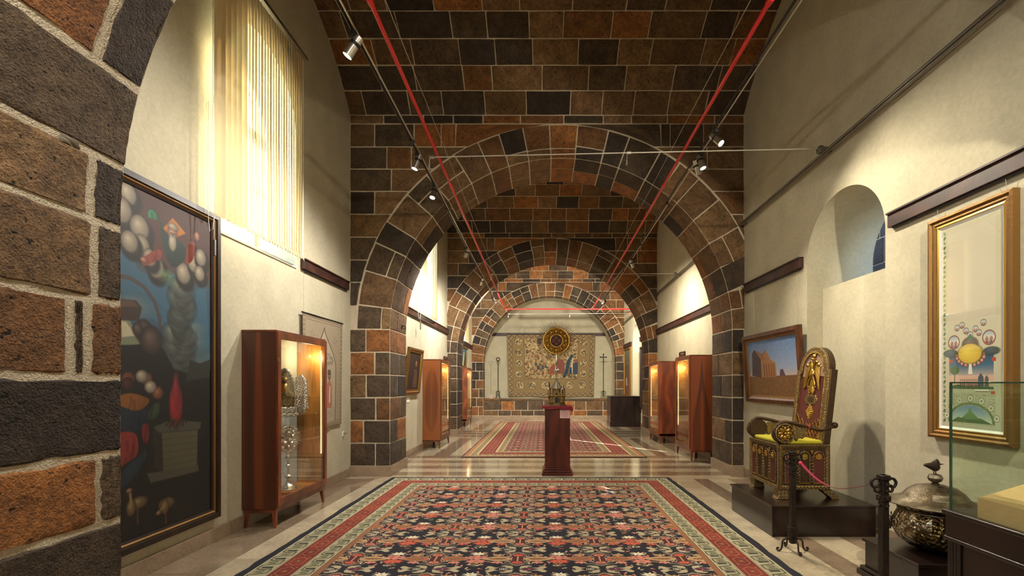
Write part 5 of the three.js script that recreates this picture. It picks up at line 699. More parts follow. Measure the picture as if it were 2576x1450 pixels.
// ------------------------------------------------------------------ pedestal with silver church model
const cardTex = (bg, ink) => canvasTex(256, 256, (x, W, H) => { x.fillStyle = bg; x.fillRect(0, 0, W, H); x.fillStyle = ink; const r = rng(2); x.fillRect(24, 30, 120, 12); for (let k = 0; k < 7; k++) { let a = 24; while (a < 220) { const l = 10 + r() * 26; x.fillRect(a, 66 + k * 24, Math.min(l, 230 - a), 7); a += l + 7; } } });
{
  const px = 0.235, pz = -7.44, t = thing('pedestal', 'red brown wooden pedestal draped with crimson cloth in the middle of the hall', 'pedestal', [px, 0, pz]);
  part('base_moulding', [bx(-0.245, 0.245, 0, 0.05, -0.245, 0.245, 0.006), bx(-0.23, 0.23, 0.05, 0.085, -0.23, 0.23, 0.01), bx(-0.213, 0.213, 0.085, 0.115, -0.213, 0.213, 0.01)], M.redwood, t); part('shaft', bx(-0.2, 0.2, 0.115, 1.06, -0.2, 0.2, 0.004), M.redwood, t); part('cap', bx(-0.225, 0.225, 1.06, 1.09, -0.225, 0.225, 0.005), M.redwood, t);
  const c = [], e = 0.235, lo = (x, z) => 1.055 - (x > 0.2 && z > 0.15 ? 0.045 : 0) - 0.008 * Math.sin(x * 30 + z * 20); const N = 14, pos = [], q = (a, b, cc, d) => pos.push(...a, ...b, ...cc, ...a, ...cc, ...d);
  q([-e, 1.096, e], [e, 1.096, e], [e, 1.096, -e], [-e, 1.096, -e]); for (let k = 0; k < 4 * N; k++) { const P = (i) => { const s = (i % (4 * N)) / N, f = s % 1, d = s | 0; return d === 0 ? [-e + 2 * e * f, e] : d === 1 ? [e, e - 2 * e * f] : d === 2 ? [e - 2 * e * f, -e] : [-e, -e + 2 * e * f]; }, [x0, z0] = P(k), [x1, z1] = P(k + 1), o = (x, z) => [x * (1.05 + 0.02 * Math.sin(x * 40 + z * 33)), lo(x, z), z * (1.05 + 0.02 * Math.sin(x * 31 + z * 44))]; q(o(x0, z0), o(x1, z1), [x1, 1.096, z1], [x0, 1.096, z0]); }
  const g = new THREE.BufferGeometry(); g.setAttribute('position', new THREE.Float32BufferAttribute(pos, 3)); g.computeVertexNormals(); metricUV(g); const vm = M.velvet.clone(); vm.side = THREE.DoubleSide; part('cloth', g, vm, t, 'crimson velvet cloth');
  const pl = new THREE.PlaneGeometry(0.145, 0.125).toNonIndexed(); pl.translate(0.118, 0.975, 0.2055); part('label_card', pl, S({ map: cardTex('#c89a9a', '#7a5a5c'), roughness: 0.7 }), t); part('label_back', bx(0.042, 0.194, 0.909, 1.041, 0.2, 0.205, 0.001), M.white, t);
  part('wall_tag', bx(-0.204, -0.2, 0.86, 0.93, 0.06, 0.1, 0.001), M.white, t);
  const m = thing('church_model_reliquary', 'silver gilt church model carrying a rayed disc, on the red pedestal', 'reliquary', [px - 0.01, 1.097, pz]); const oct = (r, y0, y1, r1 = r) => fin(new THREE.CylinderGeometry(r1, r, y1 - y0, 8).rotateY(Math.PI / 8).translate(0, (y0 + y1) / 2, 0), false, 0.2);
  part('base', [oct(0.165, 0, 0.02), oct(0.155, 0.02, 0.035), oct(0.145, 0.035, 0.05)], M.bronze, m); part('lower_storey', bx(-0.135, 0.135, 0.05, 0.16, -0.1, 0.1, 0.006), M.goldRelief, m); part('lower_storey_wings', [bx(-0.1, 0.1, 0.05, 0.155, -0.13, 0.13, 0.006)], M.goldRelief, m);
  { const d = new THREE.Shape(); d.moveTo(-0.028, 0); d.lineTo(-0.028, 0.07); d.absarc(0, 0.07, 0.028, Math.PI, 0, true); d.lineTo(0.028, 0); d.closePath(); part('portal', extr(d, 0.004).translate(0, 0.05, 0.1305), M.black, m); part('portal_arch', tube([[-0.035, 0.05, 0.132], [-0.035, 0.12, 0.132], [-0.02, 0.15, 0.132], [0, 0.16, 0.132], [0.02, 0.15, 0.132], [0.035, 0.12, 0.132], [0.035, 0.05, 0.132]], 0.009, 30), M.bronze, m); }
  part('cornice', bx(-0.15, 0.15, 0.16, 0.172, -0.14, 0.14, 0.004), M.gold, m); part('drum', oct(0.075, 0.172, 0.28), M.bronze, m); part('gable', [extr(poly([[-0.055, 0.17], [0.055, 0.17], [0.055, 0.21], [0, 0.255], [-0.055, 0.21]]), 0.16, 0.003).translate(0, 0, -0.08)], M.bronze, m); part('gable_door', extr(poly([[-0.018, 0.175], [0.018, 0.175], [0.018, 0.2], [0, 0.215], [-0.018, 0.2]]), 0.003).translate(0, 0, 0.083), M.black, m);
  const umb = new THREE.CylinderGeometry(0.004, 0.085, 0.15, 16, 4); { const p = umb.attributes.position; for (let i = 0; i < p.count; i++) { const a = Math.atan2(p.getZ(i), p.getX(i)), k = 1 + 0.16 * Math.cos(a * 8); p.setX(i, p.getX(i) * k); p.setZ(i, p.getZ(i) * k); } } part('dome', fin(umb.translate(0, 0.355, 0), false, 0.3), M.silverPlain, m); part('dome_rim', oct(0.09, 0.275, 0.284), M.gold, m);
  for (const [x, z] of [[-0.115, 0.085], [0.115, 0.085], [-0.115, -0.085], [0.115, -0.085]]) { part('turret', fin(new THREE.CylinderGeometry(0.026, 0.03, 0.09, 10).translate(x, 0.217, z), false, 0.4), M.bronze, m); part('turret_cap', fin(new THREE.ConeGeometry(0.034, 0.05, 10).translate(x, 0.287, z)), M.silverPlain, m); }
  part('angel_figure', [ball(0.012, -0.118, 0.372, 0.085), lathe([[0.001, 0], [0.02, 0], [0.012, 0.04], [0.001, 0.055]], 10).translate(-0.118, 0.31, 0.085)], M.darkBird, m); part('turret_finial', ball(0.012, 0.115, 0.318, 0.085), M.silverPlain, m);
  part('stem', lathe([[0.02, 0.425], [0.03, 0.43], [0.012, 0.44], [0.014, 0.5], [0.03, 0.53], [0.045, 0.56], [0.042, 0.585], [0.02, 0.605], [0.008, 0.62], [0.008, 0.66], [0.02, 0.68], [0.022, 0.7], [0.008, 0.72], [0.008, 0.84]]), M.silverPlain, m);
  const cy = 1.055, R = 0.21; part('disc', fin(new THREE.CylinderGeometry(R, R, 0.02, 48).rotateX(Math.PI / 2).translate(0, cy, 0)), M.goldDisc, m); part('disc_rim', [fin(new THREE.TorusGeometry(R, 0.013, 8, 56).translate(0, cy, 0.004)), fin(new THREE.TorusGeometry(0.1, 0.009, 8, 40).translate(0, cy, 0.012))], M.gold, m); part('dark_heart', fin(new THREE.CylinderGeometry(0.096, 0.096, 0.006, 36).rotateX(Math.PI / 2).translate(0, cy, 0.01)), M.bronzeDark, m);
  for (let i = 0; i < 12; i++) { const a = (i / 12) * 6.2832; part('boss', ball(0.026, Math.cos(a) * 0.155, cy + Math.sin(a) * 0.155, 0.006, 1, 10), M.gold, m); }
  for (const [x, y] of [[0.045, 0], [-0.045, 0], [0, 0.045], [0, -0.045]]) part('quatrefoil_lobe', [fin(new THREE.TorusGeometry(0.026, 0.006, 6, 20).translate(x, cy + y, 0.016)), fin(new THREE.CylinderGeometry(0.022, 0.022, 0.004, 14).rotateX(Math.PI / 2).translate(x, cy + y, 0.014))], M.leather, m); part('heart_stone', ball(0.016, 0, cy, 0.016), M.leather, m);
  for (let i = 0; i < 66; i++) { const a = (i / 66) * 6.2832, l = 0.105 + 0.02 * (i % 2); if (Math.abs(a - Math.PI) < 0.08) continue; part('ray', fin(new THREE.CylinderGeometry(0.0016, 0.0078, l, 5).translate(0, R + l / 2 + 0.004, 0).rotateZ(-a).translate(0, cy, 0)), M.bronze, m); }
}
// ------------------------------------------------------------------ throne on a black platform
{
  const pf = thing('throne_platform', 'low black wooden platform under the throne', 'platform', [2.67, 0, -4.81]); part('box', bx(-0.49, 0.495, 0, 0.28, -0.46, 0.47, 0.004), M.ebony, pf); part('top_board', bx(-0.505, 0.495, 0.28, 0.3, -0.475, 0.485, 0.006), M.ebony, pf);
  const t = thing('throne', 'ornate gilt bronze armchair throne with an eagle on its back and yellow cushion', 'throne', [2.61, 0.3035, -4.875], -Math.PI / 2), hx = 0.315, hz = 0.25, y0 = 0.1, y1 = 0.545;
  part('seat_box', bx(-hx, hx, y0, y1, -hz, hz, 0.004), M.bronzeDark, t);
  const face = (n, w, turn, off) => {          // arcaded face: drawn facing +z, then turned and moved out
    const put = (name, g, m) => { g.rotateY(turn); g.translate(Math.sin(turn) * off, 0, Math.cos(turn) * off); return part(name, fin(g), m, t); };
    const H = (y1 - y0), bw = (w - 0.08) / n;
    put('border_moulding', moulding(w, H, [[0, 0], [0, 0.014], [0.008, 0.016], [0.014, 0.006], [0.02, 0.014], [0.032, 0.008], [0.04, 0]]).translate(0, (y0 + y1) / 2, 0), M.bronze);
    for (let i = 0; i < n; i++) {
      const cx = -w / 2 + 0.04 + bw * (i + 0.5), r = bw * 0.38, b = y0 + 0.06, sp = y1 - 0.07 - r; const a = new THREE.Shape(); a.moveTo(-r, b); a.lineTo(-r, sp); a.absarc(0, sp, r, Math.PI, 0, true); a.lineTo(r, b); a.closePath();
      put('arch_panel', extr(a, 0.004).translate(cx, 0, 0), i === 0 || i === n - 1 ? M.leather : M.bronzeDark);
      const arc = [[-r, b, 0], [-r, (b + sp) / 2, 0], [-r, sp, 0]]; for (let k = 1; k < 6; k++) { const q = Math.PI - (k * Math.PI) / 6; arc.push([Math.cos(q) * r, sp + Math.sin(q) * r, 0]); } arc.push([r, sp, 0], [r, (b + sp) / 2, 0], [r, b, 0]); put('arch_moulding', tube(arc, 0.007, 36, 6).translate(cx, 0, 0.006), M.bronze);
      put('panel_sill', cb(2 * r, 0.01, 0.012, cx, b, 0.006, 0.002), M.gold);
      const ros = new THREE.Shape(); for (let k = 0; k <= 48; k++) { const q = (k / 48) * 6.2832, rr = r * 0.5 * (1 + 0.14 * Math.cos(q * 12)); k ? ros.lineTo(Math.cos(q) * rr, Math.sin(q) * rr) : ros.moveTo(Math.cos(q) * rr, Math.sin(q) * rr); } put('rosette', merge([extr(ros, 0.006, 0.004, 4).translate(cx, sp, 0.006), ball(r * 0.14, cx, sp, 0.016, 1, 8)]), M.gold);
      put('spandrel_leaf', merge([extr(poly([[0, 0], [0.016, 0.035], [-0.016, 0.035]]), 0.006, 0.003).translate(cx - bw / 2, sp + r * 0.55, 0.004)]), M.gold);
      if (i) { const bd = []; for (let k = 0; k < 9; k++) bd.push(ball(0.0075, cx - bw / 2, b + 0.015 + (k * (sp - b - 0.02)) / 8, 0.01, 1.6, 6)); put('beaded_colonnette', merge(bd), M.bronze); }
    }
  };
  face(4, 2 * hx, 0, hz); face(3, 2 * hz, Math.PI / 2, hx); face(3, 2 * hz, -Math.PI / 2, hx);
  for (const q of [-1, 1]) { for (const [k, z] of [[1, hz - 0.05], [-1, -hz + 0.03]]) part('foot', [extr(poly(k > 0 ? [[-0.05, 0.1], [0.05, 0.1], [0.05, 0.03], [0.07, 0], [-0.06, 0], [-0.055, 0.03]] : [[-0.04, 0.1], [0.06, 0.1], [-0.04, 0.025], [-0.06, 0], [-0.13, 0], [-0.12, 0.025]]), 0.09, 0.003).rotateY(-Math.PI / 2).translate(q * (hx - 0.05) + 0.045, 0, z)], M.bronze, t); }
  part('cushion', fin(new RoundedBoxGeometry(0.58, 0.04, 0.44, 3, 0.018).translate(0, y1 + 0.018, 0.01)), M.cushion, t, 'yellow green seat cushion');
  for (const q of [-1, 1]) {
    const X = q * (hx - 0.035), C = [0.185, 0.655], R = 0.098; const arm = part('armrest', [tube([[X, C[1] - R, C[0] + 0.03], [X, C[1] - 0.03, C[0] + R + 0.006], [X, C[1] + 0.05, C[0] + R - 0.012], [X, C[1] + R + 0.008, C[0] + 0.02], [X, 0.748, 0.06], [X, 0.715, -0.06], [X, 0.69, -0.16], [X, 0.7, -0.25], [X, 0.725, -0.31]], 0.019, 50, 8), ball(0.032, X, 0.735, -0.325, 1, 12)], M.bronzeDark, t);
    const disc = (g) => g.rotateY(q * Math.PI / 2).translate(X + q * 0.01, C[1], C[0]);
    part('scroll_disc', fin(new THREE.CylinderGeometry(R, R, 0.05, 32).rotateZ(Math.PI / 2).translate(X, C[1], C[0])), M.bronzeDark, arm); part('scroll_rim', fin(new THREE.TorusGeometry(R - 0.006, 0.008, 8, 36).rotateY(Math.PI / 2).translate(X + q * 0.025, C[1], C[0])), M.bronze, arm);
    const leaf = []; for (let k = 0; k < 8; k++) { const a = (k / 8) * 6.2832; leaf.push(fin(new THREE.SphereGeometry(0.021, 10, 7).scale(0.45, 0.8, 1.3).rotateX(-a).translate(X + q * 0.026, C[1] + Math.sin(a) * 0.045, C[0] + Math.cos(a) * 0.045))); leaf.push(ball(0.011, X + q * 0.026, C[1] + Math.sin(a + 0.4) * 0.072, C[0] + Math.cos(a + 0.4) * 0.072, 1, 7)); } leaf.push(ball(0.018, X + q * 0.03, C[1], C[0], 1, 10)); part('scroll_rosette', leaf, M.gold, arm);
    const ac = extr(poly([[0, 0.02], [0.05, 0.06], [0.1, 0.055], [0.14, 0.045], [0.125, 0.02], [0.135, -0.02], [0.1, -0.05], [0.07, -0.04], [0.04, -0.07], [0.01, -0.03]]), 0.03, 0.006); ac.rotateY(Math.PI / 2); ac.translate(X - 0.015, C[1], C[0] - R + 0.02); part('acanthus_leaf', fin(ac), M.goldRelief, arm);
    part('ribbon_tie', fin(new THREE.TorusGeometry(0.021, 0.006, 6, 16).translate(X, 0.715, -0.06)), S({ color: rgb(170, 24, 40), roughness: 0.7 }), arm);
  }
  // backrest, leaning
  const lean = (g) => fin(g.translate(0, -y1, 0).rotateX(-0.11).translate(0, y1, -hz + 0.04)), put = (n, g, m, l) => part(n, lean(g), m, t, l), bw = 0.285, sh = 1.3, ar = 0.245;
  const outer = () => { const s = new THREE.Shape(); s.moveTo(-bw, 0.5); s.lineTo(-bw, sh); s.lineTo(-ar, sh); s.absarc(0, sh, ar, Math.PI, 0, true); s.lineTo(ar, sh); s.lineTo(bw, sh); s.lineTo(bw, 0.5); s.closePath(); return s; };
  put('backrest', extr(outer(), 0.06, 0.004, 24).translate(0, 0, -0.06), M.bronzeDark);
  { const s = outer(), h = new THREE.Path(), i = 0.062; h.moveTo(-bw + i, 0.56); h.lineTo(-bw + i, sh - 0.05); h.lineTo(-ar + i, sh - 0.02); h.absarc(0, sh, ar - i, Math.PI, 0, true); h.lineTo(ar - i, sh - 0.02); h.lineTo(bw - i, sh - 0.05); h.lineTo(bw - i, 0.56); h.closePath(); s.holes.push(h); put('back_frame', extr(s, 0.022, 0.004, 24), M.bronze); }
  const beads = []; for (const q of [-1, 1]) for (let k = 0; k < 44; k++) beads.push(ball(0.007, q * (bw - 0.055), 0.58 + k * 0.0162, 0.026, 1, 6)); for (let k = 0; k <= 40; k++) { const a = (k / 40) * Math.PI; beads.push(ball(0.007, Math.cos(a) * (ar - 0.055), sh + Math.sin(a) * (ar - 0.055), 0.026, 1, 6)); } put('bead_row', merge(beads), M.gold);
  put('leather_panel', bx(-bw + 0.05, bw - 0.05, 0.55, sh - 0.03, -0.002, 0.006, 0), M.leather);
  { const a = new THREE.Shape(); a.moveTo(-ar + 0.05, sh - 0.07); a.quadraticCurveTo(-ar + 0.06, sh - 0.02, -ar + 0.055, sh); a.absarc(0, sh, ar - 0.055, Math.PI, 0, true); a.quadraticCurveTo(ar - 0.06, sh - 0.02, ar - 0.05, sh - 0.07); a.lineTo(ar - 0.075, sh - 0.07); a.quadraticCurveTo(0, sh - 0.02, -ar + 0.075, sh - 0.07); put('tympanum', extr(a, 0.01, 0.002, 20), M.mauve); }
  const e = 1.27; // double eagle
  const eagle = [ball(0.034, 0, e - 0.01, 0.016, 1.7, 14)];
  for (const q of [-1, 1]) {
    eagle.push(extr(poly([[q * 0.02, e + 0.045], [q * 0.05, e + 0.095], [q * 0.09, e + 0.105], [q * 0.125, e + 0.07], [q * 0.118, e + 0.02], [q * 0.128, e - 0.04], [q * 0.12, e - 0.1], [q * 0.138, e - 0.17], [q * 0.1, e - 0.13], [q * 0.085, e - 0.05], [q * 0.03, e - 0.02]]), 0.008, 0.004).translate(0, 0, 0.008));
    for (let k = 0; k < 6; k++) eagle.push(tube([[q * (0.05 + k * 0.013), e + 0.075 - k * 0.004, 0.02], [q * (0.062 + k * 0.013), e - 0.0 - k * 0.014, 0.024], [q * (0.07 + k * 0.013), e - 0.05 - k * 0.024, 0.02]], 0.0065, 8, 5));
    eagle.push(ball(0.024, q * 0.098, e + 0.082, 0.018, 1), tube([[q * 0.008, e + 0.03, 0.02], [q * 0.018, e + 0.085, 0.024], [q * 0.03, e + 0.118, 0.024], [q * 0.05, e + 0.122, 0.022], [q * 0.066, e + 0.108, 0.02]], 0.0115, 18));
    eagle.push(tube([[q * 0.02, e - 0.04, 0.02], [q * 0.05, e - 0.09, 0.022], [q * 0.062, e - 0.13, 0.02]], 0.011, 10)); for (const a of [-0.014, 0, 0.014]) eagle.push(tube([[q * 0.062, e - 0.128, 0.02], [q * 0.066 + a, e - 0.155, 0.018]], 0.005, 4, 5));
    eagle.push(extr(poly([[0, e - 0.05], [q * 0.03, e - 0.08], [q * 0.042, e - 0.14], [q * 0.058, e - 0.19], [q * 0.04, e - 0.225], [q * 0.015, e - 0.215], [0, e - 0.19]]), 0.008, 0.004).translate(0, 0, 0.006)); for (let k = 0; k < 3; k++) eagle.push(tube([[q * 0.008, e - 0.07, 0.018], [q * (0.012 + k * 0.014), e - 0.2, 0.018]], 0.0055, 6, 5));
  }
  put('eagle_relief', merge(eagle), M.gold);
  put('crown_relief', merge([fin(new THREE.TorusGeometry(0.03, 0.008, 6, 20).rotateX(Math.PI / 2).translate(0, e + 0.145, 0.02)), ball(0.028, 0, e + 0.18, 0.016, 0.9), ball(0.01, 0, e + 0.215, 0.02), ball(0.009, -0.025, e + 0.2, 0.02), ball(0.009, 0.025, e + 0.2, 0.02)]), M.gold);
  { const c = new THREE.Shape(); const pts = []; for (let k = 0; k < 64; k++) { const a = (k / 64) * 6.2832, rr = 1 + 0.09 * Math.cos(a * 8); pts.push([Math.cos(a) * 0.1 * rr, Math.sign(Math.sin(a)) * Math.pow(Math.abs(Math.sin(a)), 0.7) * 0.052 * rr + 0.985]); } put('cartouche', extr(poly(pts), 0.008, 0.005), M.bronze); const ln = []; for (let k = 0; k < 4; k++) ln.push(cb(0.12 - (k % 2) * 0.02, 0.005, 0.003, 0, 1.008 - k * 0.015, 0.015, 0)); put('engraved_lines', merge(ln), M.bronzeDark); }
  { const d = []; for (let i = -3; i <= 3; i++) for (let j = -3; j <= 3; j++) if (Math.abs(i) + Math.abs(j) <= 3) d.push(ball(0.0115, i * 0.015, 0.855 + j * 0.021, 0.012, 1, 7)); put('diamond_boss', merge([extr(poly([[0, 0.77], [0.06, 0.855], [0, 0.94], [-0.06, 0.855]]), 0.006, 0.003), ...d]), M.gold); }
  const lat = []; for (let k = -6; k <= 12; k++) for (const q of [-1, 1]) { const p = []; for (let i = 0; i <= 24; i++) { const y = 0.57 + i * 0.0125, x = q * (-0.21 + k * 0.06 + (y - 0.57) * 0.75), top = 0.77 + Math.abs(x) * 0.5 - 0.05; if (Math.abs(x) < bw - 0.06 && y < top) p.push(V(x, y, 0.01)); } if (p.length > 3) lat.push(rod(p[0], p[p.length - 1], 0.0035, 0.0035, 5)); } put('lattice', merge(lat), M.gold);
}
// stanchions and ribbon
function stanchion(pos, label, turn) {
  const t = thing('iron_stanchion', label, 'stanchion', pos, turn, 'studded iron rope posts'), H = 0.87; part('post', [bx(-0.022, 0.022, 0.07, H, -0.022, 0.022, 0.005), bx(-0.03, 0.03, H - 0.17, H - 0.13, -0.03, 0.03, 0.006), bx(-0.03, 0.03, 0.12, 0.22, -0.03, 0.03, 0.008)], M.iron, t); part('cap', bx(-0.03, 0.03, H - 0.035, H, -0.03, 0.03, 0.008), M.iron, t);
  for (const y of [0.14, 0.17, 0.2, H - 0.06, H - 0.1, H - 0.15, H - 0.2]) for (const [x, z] of [[0, 0.03], [0.03, 0], [-0.03, 0]]) part('stud', ball(0.009, x, y, z, 1, 8), M.iron, t);
  for (const [x, z] of [[1, 0], [-1, 0], [0, 1], [0, -1]]) { const p = [[0.015, 0.1], [0.06, 0.11], [0.085, 0.09], [0.09, 0.05], [0.1, 0.02], [0.12, 0.008], [0.135, 0.02], [0.13, 0.035], [0.118, 0.03]].map(([r, y]) => [x * r, y, z * r]); part('scroll_foot', tube(p, 0.0075, 30, 6), M.iron, t); }
  for (const s of [-1, 1]) part('scroll_hook', [tube([[s * 0.02, H - 0.03, 0], [s * 0.06, H - 0.025, 0], [s * 0.08, H - 0.05, 0], [s * 0.065, H - 0.08, 0], [s * 0.045, H - 0.07, 0]], 0.009, 22, 6), tube([[s * 0.02, H - 0.1, 0], [s * 0.05, H - 0.11, 0], [s * 0.058, H - 0.085, 0], [s * 0.04, H - 0.075, 0]], 0.008, 18, 6)], M.iron, t); return t;
}
stanchion([2.17, 0, -3.97], 'studded iron rope post in front of the throne', 0); stanchion([2.2, 0, -2.95], 'studded iron rope post in front of the silver cauldron', 0);
{ const t = thing('barrier_ribbon', 'pink ribbon and cord strung between the two iron posts', 'ribbon'), a = V(2.2, 0.78, -3.9), b = V(2.13, 0.8, -2.98); const pts = []; for (let k = 0; k <= 20; k++) { const f = k / 20, p = a.clone().lerp(b, f); p.y -= 0.12 * Math.sin(Math.PI * f) * (1 - 0.2 * f); pts.push(p); } part('cord', tube(pts, 0.003, 40, 5), M.cord, t); const rb = []; for (let k = 0; k < 10; k++) { const p = pts[k], q = pts[k + 1], w = 0.017 * (1 - k / 12); const g = new THREE.BufferGeometry(); g.setAttribute('position', new THREE.Float32BufferAttribute([p.x, p.y - w, p.z, q.x, q.y - w * 0.85, q.z, q.x + 0.004, q.y + w * 0.85, q.z, p.x, p.y - w, p.z, q.x + 0.004, q.y + w * 0.85, q.z, p.x + 0.004, p.y + w, p.z], 3)); g.computeVertexNormals(); metricUV(g); rb.push(g); } const pm = M.pink.clone(); pm.side = THREE.DoubleSide; part('ribbon', rb, pm, t); part('knot', ball(0.016, a.x, a.y, a.z, 1, 8), M.pink, t); }
// ------------------------------------------------------------------ silver cauldron on its stand
{
  const st = thing('cauldron_stand', 'dark stepped wooden stand under the silver cauldron', 'stand', [2.79, 0, -3.24]); part('base_moulding', [bx(-0.37, 0.36, 0, 0.04, -0.29, 0.3, 0.008), bx(-0.355, 0.355, 0.04, 0.07, -0.275, 0.285, 0.01)], M.ebony, st); part('box', bx(-0.33, 0.34, 0.07, 0.255, -0.25, 0.25, 0.006), M.ebony, st); part('top_board', bx(-0.345, 0.35, 0.255, 0.28, -0.265, 0.265, 0.006), M.ebony, st);
  const t = thing('silver_cauldron', 'large tarnished silver lidded cauldron with a bird finial', 'cauldron', [2.8, 0.281, -3.26]);
  part('bowl', lathe([[0.001, 0], [0.1, 0.002], [0.17, 0.025], [0.225, 0.07], [0.25, 0.125], [0.25, 0.17], [0.235, 0.22], [0.215, 0.26], [0.21, 0.285], [0.225, 0.3], [0.235, 0.315]], 40), M.tarnish, t); part('neck_band', fin(new THREE.TorusGeometry(0.214, 0.008, 8, 48).rotateX(Math.PI / 2).translate(0, 0.275, 0)), M.tarnishPlain, t);
  part('lid', lathe([[0.235, 0.318], [0.29, 0.318], [0.295, 0.326], [0.27, 0.336], [0.22, 0.345], [0.19, 0.37], [0.16, 0.41], [0.12, 0.44], [0.07, 0.45], [0.06, 0.456], [0.03, 0.458], [0.001, 0.46]], 40), M.tarnishPlain, t); part('knob', lathe([[0.02, 0.455], [0.025, 0.465], [0.015, 0.47], [0.038, 0.485], [0.045, 0.505], [0.036, 0.527], [0.012, 0.535], [0.001, 0.537]], 20), M.tarnishPlain, t);
  const bird = new THREE.SphereGeometry(1, 20, 14), p = bird.attributes.position; for (let i = 0; i < p.count; i++) { let x = p.getX(i), y = p.getY(i), z = p.getZ(i); const up = Math.max(0, y); let X = x * 0.032 - up * up * up * 0.004, Y = y * 0.034 + up * up * 0.022, Zz = z * 0.022 * (1 - 0.35 * up); if (x < -0.45) { const k = (-x - 0.45) / 0.55; X -= 0.055 * k; Y += 0.012 * k; Zz *= 1 - 0.1 * k; Y = Y * (1 - k * 0.5) + 0.005 * k; } if (y > 0.55) { X = X * 0.75 + 0.012; } p.setXYZ(i, X, Y, Zz); } bird.computeVertexNormals(); bird.translate(0, 0.585, 0);
  const bd = part('bird_finial', [fin(bird), fin(new THREE.ConeGeometry(0.006, 0.03, 6).rotateZ(-Math.PI / 2).translate(0.05, 0.602, 0)), rod(V(-0.004, 0.535, 0.008), V(-0.004, 0.562, 0.008), 0.003), rod(V(-0.004, 0.535, -0.008), V(-0.004, 0.562, -0.008), 0.003)], M.darkBird, t, 'dark bird finial');
  for (const a of [0.55, 2.6, 4.2]) part('ring_handle', [fin(new THREE.TorusGeometry(0.04, 0.007, 8, 24).translate(0, 0.15, 0.262).rotateY(a)), fin(new THREE.SphereGeometry(0.02, 10, 8).translate(0, 0.19, 0.25).rotateY(a))], M.tarnishPlain, t);
  const sw = []; for (let k = 0; k < 14; k++) { const a = (k / 14) * 6.2832; sw.push(fin(new THREE.TorusGeometry(0.03, 0.005, 6, 18, 4.6).translate(0, 0.16 + 0.03 * (k % 2), 0.25).rotateY(a))); } part('scroll_relief', sw, M.tarnish, t);
}
